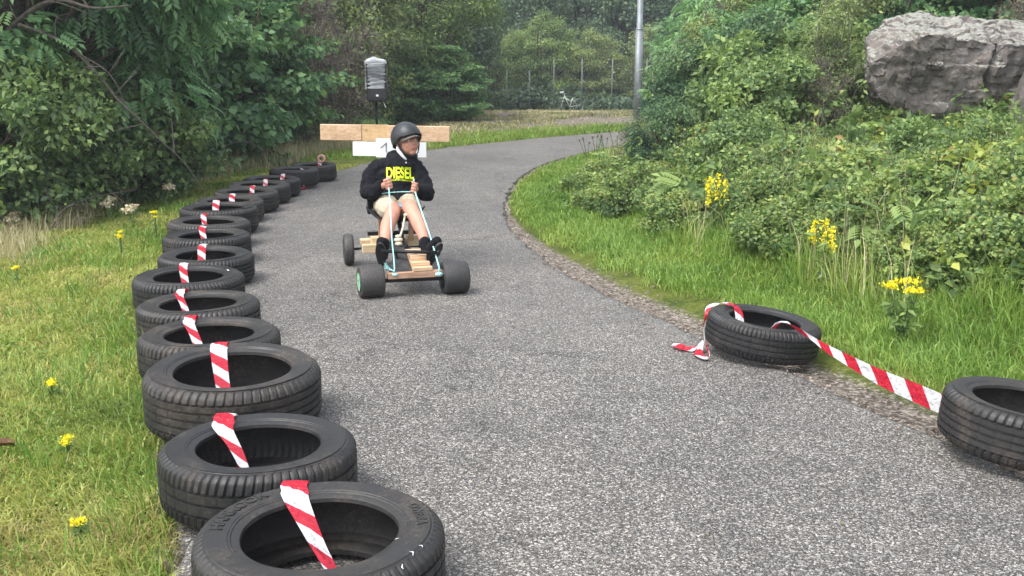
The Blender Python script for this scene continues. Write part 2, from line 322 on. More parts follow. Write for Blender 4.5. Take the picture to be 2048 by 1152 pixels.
# ------------------------------------------------------------------ path edges and terrain
LE = [(-.1, -3), (-.55, 0), (-.95, 2.6), (-1.4, 3.9), (-1.75, 5.0), (-2.2, 6.8), (-2.6, 9.1), (-2.68, 10.9), (-2.55, 12.7), (-2.2, 14.5), (-1.4, 17.1), (-.2, 18.9), (1.2, 20.6), (3.0, 22.3), (6, 24.5), (12, 27)]
RE = [(3.4, -3), (2.75, 0), (2.0, 2.7), (1.68, 3.8), (1.20, 4.95), (.43, 6.8), (0, 8.9), (-.07, 10.4), (-.04, 11.7), (.1, 13), (.45, 14.8), (1.1, 16.5), (2.2, 18.7), (4, 20.3), (7, 22.3), (13, 24.8)]
Lc = np.array([(p.x, p.y) for p in catmull([(a, b, 0) for a, b in LE], 8)])
Rc = np.array([(p.x, p.y) for p in catmull([(a, b, 0) for a, b in RE], 8)])
def pdist(x, y, C):
    x = np.asarray(x, float).ravel(); y = np.asarray(y, float).ravel(); best = np.full(x.shape, 1e9)
    for i in range(len(C) - 1):
        ax, ay = C[i]; bx, by = C[i + 1]; dx, dy = bx - ax, by - ay
        t = np.clip(((x - ax) * dx + (y - ay) * dy) / (dx * dx + dy * dy), 0, 1)
        best = np.minimum(best, (x - ax - t * dx) ** 2 + (y - ay - t * dy) ** 2)
    return np.sqrt(best)
POLY = np.vstack([Lc, Rc[::-1]])
def inside(x, y):
    x = np.asarray(x, float).ravel(); y = np.asarray(y, float).ravel(); c = np.zeros(x.shape, bool); n = len(POLY); j = n - 1
    for i in range(n):
        xi, yi = POLY[i]; xj, yj = POLY[j]
        if yi != yj: c ^= ((yi > y) != (yj > y)) & (x < (xj - xi) * (y - yi) / (yj - yi) + xi)
        j = i
    return c
def terrain(x, y):
    """height, distance outside right edge, outside left edge, inside flag"""
    x = np.asarray(x, float).ravel(); y = np.asarray(y, float).ravel()
    dl = pdist(x, y, Lc); dr = pdist(x, y, Rc); ins = inside(x, y); right = dr < dl
    e = np.maximum(dr - .95, 0); hr = 2.1 * (1 - np.exp(-.33 * e / 2.1)) - .05 * np.exp(-((dr - .25) / .2) ** 2) + .05 * sstep(.3, .9, dr) * fnoise(x, y, 1.5)
    hr = hr + .25 * sstep(1.5, 3.5, dr) * (fnoise(x, y, .8) - .4)
    hr = hr - .44 * np.exp(-((x - 4.4) / 1.5) ** 2 - ((y - 9.1) / 1.3) ** 2)
    fd = sstep(16, 21, y)
    hl = -.085 * np.maximum(dl - .7, 0); hl = np.maximum(hl, -.9) + .06 * sstep(.2, 1.0, dl) * (fnoise(x, y, 1.8) - .5)
    far = -.052 * np.clip(y - 29, 0, 14) + .10 * sstep(.5, 3, dl) * fnoise(x, y, .7)
    hl = hl * (1 - fd) + far * fd
    hr = hr * (1 - .75 * sstep(19, 30, y))
    h = np.where(right, hr, hl); h = np.where(ins, -.06, np.where((np.minimum(dl, dr) < .06), -.012, h - .004))
    return h, np.where(right & ~ins, dr, 0), np.where(~right & ~ins, dl, 0), ins
def hz(x, y): return float(terrain([x], [y])[0][0])
def axis(a, b, fa, fb, step, coarse):
    c = list(np.arange(fa, fb, step)); s = step
    v = fb
    while v < b: c.append(v); s = min(s * 1.25, coarse); v += s
    c.append(b); s = step; v = fa - step; pre = []
    while v > a: pre.append(v); s = min(s * 1.25, coarse); v -= s
    return np.array(sorted(pre + [a] + c))
gx = axis(-160, 160, -7, 7, .09, 10); gy = axis(-30, 400, 1.5, 21, .09, 12)
GX, GY = np.meshgrid(gx, gy, indexing='ij'); hh, dr_, dl_, ins_ = terrain(GX.ravel(), GY.ravel())
nx, ny = len(gx), len(gy); I = np.arange(nx * ny).reshape(nx, ny)
q = np.stack([I[:-1, :-1], I[1:, :-1], I[1:, 1:], I[:-1, 1:]], -1).reshape(-1, 4)
X_, Y_ = GX.ravel(), GY.ravel()
grav = np.clip(1.15 - dr_ / (.40 * np.clip(1.6 - np.abs(Y_ - 5.6) / 3.2, .12, 1.1)), 0, 1) * (dr_ > 0) * (Y_ > 2.2) * (Y_ < 10.5)
# side track of gravel beyond the bend, earth by the far bank
trk = (1 - sstep(1.0, 2.0, np.abs(Y_ - (24.5 + .25 * (X_ - 2))))) * sstep(.3, 2.0, X_) * (dl_ > 0)
bankd = (dl_ > 0) * sstep(19, 21, Y_) * (1 - sstep(30, 33, Y_)) * sstep(1.0, 2.0, dl_) * .9
grav = np.maximum(grav, np.maximum(trk, bankd * fnoise(X_, Y_, 1.2)))
grav = np.maximum(grav, (ins_ | (np.minimum(np.where(dl_ > 0, dl_, 9), np.where(dr_ > 0, dr_, 9)) < .05)) * 1.0)
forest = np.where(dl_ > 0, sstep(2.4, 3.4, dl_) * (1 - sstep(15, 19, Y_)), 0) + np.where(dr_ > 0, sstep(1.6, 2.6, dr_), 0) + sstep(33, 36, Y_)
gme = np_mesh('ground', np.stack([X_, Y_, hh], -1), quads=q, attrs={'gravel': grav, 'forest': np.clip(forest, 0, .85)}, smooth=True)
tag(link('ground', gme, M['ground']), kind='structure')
# asphalt path sheet, its edges a little ragged, thick enough to show its broken rim
rs = np.random.RandomState(3)
fL = np.array([(p.x, p.y) for p in catmull([(a, b, 0) for a, b in Lc], 6)]); fR = np.array([(p.x, p.y) for p in catmull([(a, b, 0) for a, b in Rc], 6)])
n = len(fL); jl = (vnoise(fL[:, 0], fL[:, 1], 5) - .5) * .07 + (rs.rand(n) - .5) * .015; jr = (vnoise(fR[:, 0], fR[:, 1], 5) - .5) * .05 + (rs.rand(n) - .5) * .012
cr = fR - fL; w = np.linalg.norm(cr, axis=1, keepdims=True); cr /= w; A = fL + cr * jl[:, None]; B = fR + cr * jr[:, None]
ts = [0, 0, .01, .05, .15, .3, .45, .6, .75, .9, .97, .99, 1, 1]; zs = [-.05, -.004, 0, .006, .012, .016, .018, .016, .012, .006, .004, 0, -.006, -.05]
PV = np.zeros((n, len(ts), 3)); 
for k, (t, z) in enumerate(zip(ts, zs)):
    PV[:, k, :2] = A * (1 - t) + B * t; PV[:, k, 2] = z + .004 * (vnoise(PV[:, k, 0], PV[:, k, 1], 2) - .5) * (0 < k < len(ts) - 1)
I = np.arange(n * len(ts)).reshape(n, len(ts)); q = np.stack([I[:-1, :-1], I[:-1, 1:], I[1:, 1:], I[1:, :-1]], -1).reshape(-1, 4)
tag(link('path', np_mesh('path', PV.reshape(-1, 3), quads=q, smooth=True), M['asphalt']), kind='structure')
PZ = .012

# ------------------------------------------------------------------ foliage generators (numpy)
def norm(v): return v / np.maximum(np.linalg.norm(v, axis=-1, keepdims=True), 1e-9)
def leaf_quads(P, T, Nn, L, W, tint, fold=.25):
    """folded leaves: base P, axis T, normal Nn"""
    T = norm(T); S = norm(np.cross(Nn, T)); Nn = np.cross(T, S); L = L[:, None]; W = W[:, None]
    v = np.stack([P, P + T * L * .42 + S * W + Nn * W * fold, P + T * L - Nn * L * .12, P + T * L * .42 - S * W + Nn * W * fold], 1).reshape(-1, 3)
    b = np.arange(len(P))[:, None] * 4
    t = np.concatenate([b + np.array([[0, 1, 2]]), b + np.array([[0, 2, 3]])], 1).reshape(-1, 3)
    return v, t, np.repeat(tint, 4)
def cat(parts):
    V = []; Tt = []; C = []; o = 0
    for v, t, c in parts: V.append(v); Tt.append(t + o); C.append(c); o += len(v)
    return np.concatenate(V), np.concatenate(Tt), np.concatenate(C)
def broad(P, D, size, rs, asp=.3, droop=.3, ctint=None, nd=.75):
    n = len(P); T = norm(D * .7 + rs.randn(n, 3) * .7 + np.array([0, 0, -droop])); Nn = norm(D * nd + rs.randn(n, 3) * .5 + np.array([0, 0, .6]))
    L = size * (.5 + 1.0 * rs.rand(n)); tint = np.clip((ctint if ctint is not None else .4) + rs.randn(n) * .19, 0, 1)
    return leaf_quads(P, T, Nn, L, L * asp, tint)
def pinnate(P, D, size, rs, pairs=5, ctint=None):
    n = len(P); T = norm(D * .8 + rs.randn(n, 3) * .5 + np.array([0, 0, -.35])); Nn = norm(rs.randn(n, 3) * .3 + np.array([0, 0, 1.0])); S = norm(np.cross(Nn, T)); Nn = np.cross(T, S)
    L = size * (.7 + .6 * rs.rand(n)); tint = np.clip((ctint if ctint is not None else .4) + rs.randn(n) * .13, 0, 1); out = []
    for k in range(pairs):
        u = .25 + .7 * k / pairs; pos = P + T * (L * u)[:, None] - np.array([0, 0, 1]) * (L * .25 * u * u)[:, None]
        for s in (-1, 1):
            ax = norm(T * .6 + S * s * .9 - Nn * .25); out.append(leaf_quads(pos, ax, Nn, L * .38, L * .38 * .2, tint))
    out.append(leaf_quads(P + T * L[:, None] * .95 - np.array([0, 0, 1]) * (L * .22)[:, None], T - Nn * .4, Nn, L * .38, L * .08, tint))
    return cat(out)
def np_tubes(paths, n=4):
    """paths: list of (pts Nx3, radii N) -> verts, quads"""
    V = []; Q = []; o = 0
    for P, r in paths:
        P = np.asarray(P, float); r = np.asarray(r, float); m = len(P); d = norm(np.gradient(P, axis=0)); up = np.array([.3, .2, .93])
        a = norm(np.cross(d, up)); b = np.cross(a, d); th = np.arange(n) * 2 * np.pi / n
        v = P[:, None] + (a[:, None] * np.cos(th)[None, :, None] + b[:, None] * np.sin(th)[None, :, None]) * r[:, None, None]
        V.append(v.reshape(-1, 3)); I = np.arange(m * n).reshape(m, n) + o; J = np.roll(I, -1, 1)
        Q.append(np.stack([I[:-1], J[:-1], J[1:], I[1:]], -1).reshape(-1, 4)); o += m * n
    return np.concatenate(V), np.concatenate(Q)
def branch(p0, p1, r0, r1, rs, m=6, sag=.0, wob=.06):
    p0 = np.array(p0, float); p1 = np.array(p1, float); t = np.linspace(0, 1, m)[:, None]; L = np.linalg.norm(p1 - p0)
    P = p0 * (1 - t) + p1 * t + np.array([0, 0, 1]) * (np.sin(t * np.pi) * sag * L)
    w = rs.randn(m, 3) * wob * L / m; w[0] = 0; P = P + np.cumsum(w, 0) * .6
    return P, np.linspace(r0, r1, m)
def make_crown(seed, c, r, nc, nl, size, kind='broad', cr=.45, asp=.3, inner=.45, flat=.6, trunk_h=.8, tr=.07, limb_every=2, zmin=.05, shell=1.0, stems=1, twigs=3, droop=.3, layer=0):
    """returns (leaf mesh data, wood mesh data); tree base at origin"""
    rs = np.random.RandomState(seed); c = np.array(c, float); r = np.array(r, float)
    d = norm(rs.randn(nc * 3, 3)); rad = (inner + (1 - inner) * rs.rand(nc * 3) ** .6) * (.82 + .36 * vnoise(d[:, 0] * 2 + seed, d[:, 1] * 2 + d[:, 2] * 3, 1.3))
    C = c + d * rad[:, None] * r; C = C[C[:, 2] > zmin][:nc]; nc = len(C)
    if layer: C[:, 2] = np.round(C[:, 2] / layer) * layer + rs.randn(nc) * .05
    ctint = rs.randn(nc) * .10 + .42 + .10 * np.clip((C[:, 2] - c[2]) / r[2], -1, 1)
    ix = rs.randint(0, nc, nl); g = rs.randn(nl, 3); g = norm(g) * (rs.rand(nl, 1) ** (1 / 2.2)) * cr * (.6 + .8 * rs.rand(nc)[ix])[:, None]; g[:, 2] *= flat
    P = C[ix] + g; ok = P[:, 2] > .02; P = P[ok]; ix = ix[ok]; g = g[ok]
    D = norm(norm(P - c) * .6 + norm(g) * .8)
    f = {'broad': lambda: broad(P, D, size, rs, asp, droop, ctint[ix]), 'pinnate': lambda: pinnate(P, D, size, rs, 5, ctint[ix])}[kind]
    leaves = f()
    paths = []; top = c[2] + r[2] * .7
    bases = [np.array([0, 0, 0])] if stems == 1 else [np.array([*(rs.randn(2) * .12 * r[0]), 0]) for _ in range(stems)]
    for b in bases:
        e = b * 3 + np.array([*(rs.randn(2) * .15 * r[0]), top]); P_, r_ = branch(b - np.array([0, 0, .15]), e, tr, tr * .25, rs, 9, 0, .12); paths.append((P_, r_))
        own = C[::limb_every] if stems == 1 else C[rs.rand(nc) < 1.2 / limb_every / stems]
        for q_ in own:
            k = int(np.clip((q_[2] * .55) / top * 8, 1, 7)); paths.append(branch(P_[k], q_, r_[k] * .45, .004, rs, 5, .06, .15))
            for _ in range(twigs):
                paths.append(branch(q_, q_ + norm(rs.randn(3) + norm(q_ - c) * .7) * cr * .9, .005, .0015, rs, 3, .05, .2))
    return leaves, np_tubes(paths, 5)
def crown_mesh(name, L): return np_mesh(name, L[0], tris=L[1], attrs={'tint': L[2]})
PROTO = {}
def proto(key, leafmat_, woodmat, **kw):
    L, Wd = make_crown(**kw); a = crown_mesh(key + '_foliage', L); a.materials.append(M[leafmat_])
    b = np_mesh(key + '_wood', Wd[0], quads=Wd[1], smooth=True); b.materials.append(M[woodmat]); PROTO[key] = (a, b)
proto('ash', 'ash_leaf', 'bark', seed=1, c=(0, 0, 3.1), r=(1.9, 1.8, 2.3), nc=95, nl=6500, size=.26, kind='pinnate', cr=.42, zmin=1.0, tr=.11, trunk_h=1.5, limb_every=1, twigs=2)
proto('hazel', 'hazel_leaf', 'bark', seed=2, c=(0, 0, 1.5), r=(1.35, 1.3, 1.9), nc=110, nl=17000, size=.10, cr=.42, asp=.38, flat=.3, zmin=.15, tr=.05, stems=4, layer=.28, limb_every=2, droop=.5)
proto('hazelb', 'hazel_leaf', 'bark', seed=12, c=(0, 0, 1.3), r=(1.2, 1.2, 1.6), nc=90, nl=14000, size=.11, cr=.45, asp=.4, flat=.35, zmin=.15, tr=.05, stems=4, layer=.3, limb_every=2, droop=.5)
proto('round', 'round_leaf', 'bark', seed=3, c=(0, 0, 2.3), r=(1.45, 1.45, 2.3), nc=150, nl=34000, size=.075, cr=.36, asp=.24, inner=.6, zmin=.25, tr=.12, limb_every=2)
proto('willow', 'round_leaf', 'bark', seed=13, c=(0, 0, 1.8), r=(1.7, 1.6, 1.9), nc=150, nl=30000, size=.09, cr=.36, asp=.2, inner=.6, zmin=.1, tr=.08, stems=3, limb_every=2)
proto('feather', 'feather_leaf', 'greybark', seed=4, c=(0, 0, 2.0), r=(.75, .75, 2.2), nc=60, nl=8000, size=.065, cr=.32, asp=.3, inner=.1, zmin=.2, tr=.035, stems=3, limb_every=1, twigs=3)
proto('featherb', 'feather_leaf', 'greybark', seed=14, c=(0, 0, 1.8), r=(1.0, .9, 1.9), nc=70, nl=10000, size=.07, cr=.34, asp=.3, inner=.1, zmin=.2, tr=.035, stems=4, limb_every=1, twigs=4)
proto('far', 'far_leaf', 'bark', seed=5, c=(0, 0, 4.4), r=(3.0, 3.0, 4.4), nc=190, nl=34000, size=.17, cr=.75, asp=.32, inner=.5, zmin=.5, tr=.2, limb_every=2)
proto('farb', 'far_leaf', 'bark', seed=15, c=(0, 0, 3.6), r=(2.3, 2.3, 3.8), nc=150, nl=26000, size=.14, cr=.6, asp=.32, inner=.5, zmin=.3, tr=.16, limb_every=2)
proto('shrub', 'shrub_leaf', 'bark', seed=6, c=(0, 0, .75), r=(.85, .85, .85), nc=90, nl=16000, size=.055, cr=.25, asp=.32, inner=.5, zmin=.05, tr=.025, stems=4, limb_every=2)
proto('shrubb', 'shrub_leaf', 'bark', seed=16, c=(0, 0, .6), r=(.95, .8, .7), nc=90, nl=14000, size=.07, cr=.26, asp=.36, inner=.4, zmin=.05, tr=.02, stems=5, limb_every=2)
proto('rowan', 'ash_leaf', 'greybark', seed=7, c=(0, 0, 1.7), r=(1.1, 1.1, 1.7), nc=75, nl=3600, size=.17, kind='pinnate', cr=.34, zmin=.2, tr=.05, stems=3, limb_every=1, twigs=2)
proto('bramble', 'bramble_leaf', 'greybark', seed=8, c=(0, 0, .25), r=(.75, .7, .38), nc=60, nl=13000, size=.042, cr=.2, asp=.42, inner=.3, zmin=.04, tr=.006, stems=8, limb_every=3)
proto('brambleb', 'bramble_leaf', 'greybark', seed=18, c=(0, 0, .3), r=(.6, .65, .45), nc=55, nl=10000, size=.046, cr=.2, asp=.42, inner=.3, zmin=.04, tr=.006, stems=8, limb_every=3)
proto('darkshrub', 'dark_leaf', 'bark', seed=26, c=(0, 0, .75), r=(.85, .85, .85), nc=90, nl=17000, size=.05, cr=.25, asp=.32, inner=.5, zmin=.05, tr=.025, stems=4, limb_every=2)
proto('twiggy', 'twig_leaf', 'greybark', seed=9, c=(0, 0, 1.1), r=(.9, .8, 1.2), nc=110, nl=3800, size=.045, cr=.3, asp=.25, inner=.1, zmin=.05, tr=.02, stems=7, limb_every=1, twigs=9)
proto('sapling', 'shrub_leaf', 'bark', seed=10, c=(0, 0, .75), r=(.6, .55, .8), nc=60, nl=4200, size=.095, cr=.2, asp=.3, inner=.1, zmin=.1, tr=.012, stems=6, limb_every=1, twigs=2)
TREEPARTS = {'ash', 'round', 'far', 'farb', 'hazel', 'hazelb', 'willow', 'feather', 'featherb', 'rowan'}
def plant(key, name, x, y, s=1.0, sz=None, rot=0, label='', cat='shrub', group=None, z=None, lean=(0, 0)):
    o = empty(name, (x, y, hz(x, y) - .03 if z is None else z), rot); o.scale = (s, s, sz or s); o.rotation_euler = (lean[0], lean[1], rot)
    a, b = PROTO[key]
    c = bpy.data.objects.new('crown' if key in TREEPARTS else 'foliage', a); t = bpy.data.objects.new('trunk' if key in TREEPARTS else 'stem', b)
    for k in (c, t): COL.objects.link(k); k.parent = o
    tag(o, label, cat, group); return o

# ------------------------------------------------------------------ boulders
import bmesh
from mathutils import noise as mnoise
def rock(name, pts, loc, disp, seed, cuts=4, crack=None):
    bm = bmesh.new()
    for p in pts: bm.verts.new(p)
    bmesh.ops.convex_hull(bm, input=bm.verts[:]); 
    for v in [v for v in bm.verts if not v.link_faces]: bm.verts.remove(v)
    for _ in range(cuts):
        bmesh.ops.subdivide_edges(bm, edges=[e for e in bm.edges if e.calc_length() > .035], cuts=1, use_grid_fill=True)
        bmesh.ops.triangulate(bm, faces=bm.faces[:])
    bm.normal_update()
    for v in bm.verts:
        p = v.co + Vector((seed, 0, 0)); a = mnoise.fractal(p * 1.6, 1.0, 2.0, 5); b = mnoise.ridged_multi_fractal(p * 2.5, 1.0, 2.0, 4, 1.0, 2.0)
        d = disp * (a * .9 - .35 * (b - 1)) + .22 * disp * mnoise.cell(p * 3.2) + .25 * disp * mnoise.cell(p * 7.7 + Vector((3, 1, 2))) + .3 * disp * mnoise.fractal(p * 9, 1.0, 2.0, 3)
        if crack: d -= .09 * math.exp(-((v.co.x - crack - .05 * math.sin(v.co.z * 9)) / .03) ** 2) * (v.normal.y < -.3)
        v.co += v.normal * d
    me = bpy.data.meshes.new(name); bm.to_mesh(me); bm.free(); me.polygons.foreach_set('use_smooth', [True] * len(me.polygons)); me.set_sharp_from_angle(angle=R(22))
    o = link(name, me, M['rock']); o.location = loc; return o
bp = [(-.66, 0, .62), (-.38, -.17, .83), (-.15, -.22, .93), (.2, -.17, .86), (.5, -.12, .79), (.96, -.05, .77), (1.6, 0, .72),
      (-.55, .3, .95), (-.34, .5, 1.08), (.05, .6, 1.19), (.5, .7, 1.14), (.9, .7, 1.05), (1.6, .6, .95),
      (-.60, .05, .5), (-.48, 0, .3), (-.32, .02, .16), (0, .05, -.1), (.45, .05, -.15), (.9, .05, -.1), (1.6, .1, -.1),
      (-.3, 1.0, .5), (.5, 1.2, .7), (1.6, 1.2, .5), (-.3, .9, -.2), (1.6, 1.2, -.3)]
tag(rock('boulder', bp, (4.22, 10.5, .78), .068, 3.1, 6, .55), 'huge grey-brown boulder with pale flat top on the bank', 'boulder')
sp = [(x * .55, y * .5, z * .5) for x, y, z in [(-.6, -.6, 0), (.7, -.6, 0), (.8, .6, 0), (-.6, .6, 0), (-.5, -.5, .9), (.5, -.55, 1.2), (.7, .5, 1.1), (-.3, .4, 1.3), (0, -.7, .5)]]
tag(rock('rock', sp, (5.22, 10.05, .82), .035, 9.7, 4), 'smaller pale lichened rock at the right end of the big boulder', 'rock')

# ------------------------------------------------------------------ tyres
def tyre_profile(R0, rb, w, grooves):
    rm = (R0 + rb) / 2 + .008
    P = [(rb, .05), (rb + .014, .03), (rb + .03, .022), (rm - .01, .002), (rm + .015, .004), (R0 - .030, .03), (R0 - .026, .034), (R0 - .008, .10), (R0 - .003, .145)]
    for g in grooves: P += [(R0, g - .026), (R0 - .009, g - .020), (R0 - .009, g + .020), (R0, g + .026)]
    P += [(R0 - .003, .855), (R0 - .008, .90), (R0 - .026, .966), (R0 - .030, .970), (R0 - .036, .974), (R0 - .038, .983), (rm + .015, .996), (rm - .01, .998), (rb + .034, .984), (rb + .031, .972), (rb + .026, .972), (rb + .023, .955), (rb + .010, .945), (rb + .002, .925), (rb, .87),
          (rb + .014, .85), (rm, .90), (R0 - .03, .84), (R0 - .018, .7), (R0 - .015, .5), (R0 - .018, .3), (R0 - .03, .16), (rm, .10), (rb + .014, .15), (rb, .13)]
    return [(r, z * w) for r, z in P]
def tyre_mesh(name, R0, rb, w, grooves, period, nseg, seed, zone=.66, slant=0):
    pr = tyre_profile(R0, rb, w, grooves); m = len(pr); V = []; F = []
    for k in range(nseg):
        th = 2 * math.pi * k / nseg; wob = .002 * math.sin(th * 2 + seed) + .0015 * math.sin(th * 5 + 2 * seed)
        for (r, z) in pr:
            rr = r + wob; zf = z / w; a = th
            if r > R0 - .03 and (zf > zone or zf < 1 - zone):
                if k % period == 0: rr -= .0065
                a += slant * (zf - .5)
            elif r > R0 - .002 and k % (period * 2) == (seed % period) and .25 < zf < .75: rr -= .003
            V.append((rr * math.cos(a), rr * math.sin(a), z))
    for k in range(nseg):
        for j in range(m): F.append((k * m + j, ((k + 1) % nseg) * m + j, ((k + 1) % nseg) * m + (j + 1) % m, k * m + (j + 1) % m))
    me = py_mesh(name, V, F, True); me.set_sharp_from_angle(angle=R(32)); me.materials.append(M['rubber']); return me
TY = {'a': (tyre_mesh('tyre_a', .33, .205, .20, [.26, .42, .58, .74], 4, 320, 1, .76, .0), .33, .205, .20),
      'b': (tyre_mesh('tyre_b', .32, .200, .20, [.30, .5, .68], 4, 288, 2, .70, .12), .32, .2, .2),
      'c': (tyre_mesh('tyre_c', .34, .225, .225, [.22, .36, .5, .64, .78], 5, 320, 3, .78, .1), .34, .225, .225),
      'd': (tyre_mesh('tyre_d', .315, .195, .19, [.28, .43, .57, .72], 3, 216, 4, .72, .2), .315, .195, .19)}
TYRES = [  # kind, x, y, radius wanted, spin, label
 ('a', -.52, 2.56, .335, .3, 'nearest black tyre with raised lettering, in the bottom foreground'),
 ('b', -.84, 3.20, .322, 1.2, 'second nearest black tyre, worn tread, overlapping the grass edge'),
 ('c', -1.13, 3.97, .350, 2.2, 'wide tall tyre with a small white sticker inside its rim, third from the camera'),
 ('b', -1.41, 4.62, .322, 3.9, 'scuffed tyre just behind the wide stickered one, fourth from the camera'),
 ('d', -1.655, 5.27, .317, .8, 'tyre with deeply notched shoulder blocks, fifth from the camera'),
 ('a', -1.92, 5.95, .322, 4.1, 'tyre standing furthest out on the grass with a mud-browned side, sixth from the camera'),
 ('d', -2.03, 6.68, .308, 5.1, 'muddy tyre with a stone-scarred outer edge, seventh from the camera'),
 ('b', -2.23, 7.40, .315, 2.7, 'black tyre left of the cart rear wheel, eighth from the camera'),
 ('a', -2.41, 8.06, .322, 1.9, 'black tyre in the row bend beside the cart seat, ninth from the camera'),
 ('c', -2.51, 8.72, .325, .5, 'black tyre at the bend of the row, tenth from the camera'),
 ('d', -2.60, 9.36, .315, 3.3, 'ribbed tyre where the row turns right, sixth from the far end'),
 ('b', -2.60, 9.99, .310, 4.6, 'ribbed tyre fifth from the far end of the row'),
 ('a', -2.62, 10.60, .315, 5.5, 'tyre fourth from the far end with a red and white tape tip'),
 ('d', -2.62, 11.15, .310, .1, 'low tyre third from the far end, half hidden behind another'),
 ('a', -2.53, 11.90, .285, 1.4, 'tall dark tyre second from the far end of the row'),
 ('b', -2.43, 12.62, .275, 2.5, 'last and smallest looking tyre with a tape roll on its rim'),
 ('a', 1.25, 4.99, .282, 3.0, 'tilted tyre right of the path with tape tied round it'),
 ('c', 1.905, 3.62, .300, .9, 'tyre cut off by the right edge of the photo, on the grass verge')]
tyres = []
for i, (k, x, y, rad, spin, lab) in enumerate(TYRES):
    me, R0, rb, w = TY[k]; s = rad / R0
    o = bpy.data.objects.new('tyre', me); COL.objects.link(o); rr = random.Random(i)
    rx, ry = R(rr.uniform(-1.2, 1.2)), R(rr.uniform(-1.2, 1.2)); z = .022
    if i == 16: rx, ry, z = R(1.0), R(7.5), .025
    if i == 17: rx, ry, z = R(0), R(6), .03
    if i < 16 and rad < .3: w_ = 1
    o.rotation_euler = Euler((rx, ry, spin)); o.rotation_mode = 'XYZ'
    # spin about own axis first, then tilt
    o.rotation_euler = (Matrix.Rotation(rx, 3, 'X') @ Matrix.Rotation(ry, 3, 'Y') @ Matrix.Rotation(spin, 3, 'Z')).to_euler()
    o.scale = (s, s, s * (1.12 if 13 < i < 16 else 1)); o.location = (x, y, z + (.02 if i == 14 else 0))
    tag(o, lab, 'tyre', 'old car tyres laid along the path')
    tyres.append((o, x, y, rad, rb * s, w * s * (1.12 if 13 < i < 16 else 1)))
def text_mesh(s, size, offset=0.0, ext=0.0):
    c = bpy.data.curves.new('t', 'FONT'); c.body = s; c.size = size; c.offset = offset; c.extrude = ext; c.align_x = 'CENTER'; c.align_y = 'CENTER'; c.resolution_u = 3
    o = bpy.data.objects.new('t', c); COL.objects.link(o); dg = bpy.context.evaluated_depsgraph_get(); me = bpy.data.meshes.new_from_object(o.evaluated_get(dg)); bpy.data.objects.remove(o); return me
def sub_text(me, n, maxlen):
    bm = bmesh.new(); bm.from_mesh(me)
    for _ in range(n): bmesh.ops.subdivide_edges(bm, edges=[e for e in bm.edges if e.calc_length() > maxlen], cuts=1); bmesh.ops.triangulate(bm, faces=bm.faces[:])
    bm.to_mesh(me); bm.free()
t1 = tyres[0][0]
def sidewall_text(s, a0, rad, size, parent, spin):
    me = text_mesh(s, size, .0012, .0018); sub_text(me, 2, .015); R0 = .33; rb = .205
    for v in me.vertices:
        u, q, z = v.co; r = rad + q; a = a0 - spin - u / rad; zz = .2 * (.998 - .30 * max(0, (r - .29)) - .0)
        v.co = (r * math.cos(a), r * math.sin(a), zz + z + .0006)
    link('lettering', me, M['rubberlight'], parent)
M['rubberlight'] = simple('raised_rubber', (.030, .029, .028), .55, 0, .4, 60, .3)
sidewall_text('HANKOOK', R(160), .270, .047, t1, .3); sidewall_text('OWERA', R(18), .270, .036, t1, .3)
def decal(parent, pts, wd, z, spin):   # thin scuff stroke on a sidewall
    b = MB(); P = [(r * math.cos(R(a) - spin), r * math.sin(R(a) - spin), z) for r, a in pts]; b.tube(P, [wd * .4] + [wd] * (len(P) - 2) + [wd * .3], 5); b.obj('scuff_mark', M['chalk'], parent)
decal(t1, [(.278, -28), (.292, -27), (.302, -30)], .0018, .1985, .3); decal(t1, [(.285, -20), (.296, -19), (.302, -21)], .0012, .1983, .3); decal(t1, [(.303, -38), (.312, -40), (.322, -41)], .002, .194, .3); decal(t1, [(.212, -14), (.219, -12)], .0022, .192, .3)
b = MB(); s3 = tyres[2][0]; a = R(118) - 2.2; Mx = Matrix.Translation((.258 * math.cos(a), .258 * math.sin(a), .2225)) @ Matrix.Rotation(a + R(90), 4, 'Z') @ Matrix.Rotation(R(-12), 4, 'X')
b.box(-.017, .017, -.004, .004, -.0006, .001, Mx); b.obj('sticker', M['paper'], s3)
b = MB(); a = R(45) - .8; s6 = tyres[5][0]; Mx = Matrix.Translation((.24 * math.cos(R(30) - 4.1), .24 * math.sin(R(30) - 4.1), .2)) @ Matrix.Rotation(R(30) - 4.1 + R(90), 4, 'Z'); b.box(-.016, .016, -.004, .004, -.0006, .001, Mx); b.obj('sticker', M['paper'], s6)

# ------------------------------------------------------------------ barrier tape
def ribbon(name, W, label, sub=6, closed=False, per=.2):
    """W: list of (point, width vector)"""
    P = catmull([w[0] for w in W], sub); D = catmull([w[1] for w in W], sub); V = []; F = []; uv = []; u = 0
    for i, (p, d) in enumerate(zip(P, D)):
        if i: u += (P[i] - P[i - 1]).length
        cu = Vector((0, 0, .004 * math.sin(i * 1.7)))
        for t in (-.5, 0, .5): V.append(p + d * t + (cu if t == 0 else Vector())); uv.append((u / per, t + .5))
    for i in range(len(P) - 1):
        for k in (0, 1): F.append((i * 3 + k, i * 3 + k + 1, i * 3 + 4 + k, i * 3 + 3 + k))
    me = py_mesh(name, V, F, True); l = me.uv_layers.new(name='UVMap')
    for lp in me.loops: l.data[lp.index].uv = uv[lp.vertex_index]
    return tag(link(name, me, M['tape']), label, 'tape')
FX = [-0.119, -0.167, -0.125, -0.154, -0.157, -0.101, -0.089, -0.102, -0.105, -0.092, -0.032, 0.003, 0.01, 0.078, 0.061, 0.033]; NX = [0.083, 0.015, 0.026, 0.014, -0.004, 0.049, 0.025, 0.046, 0.034, 0.026, 0.077, 0.1, 0.112, 0.148, 0.147, 0.09]
W = []
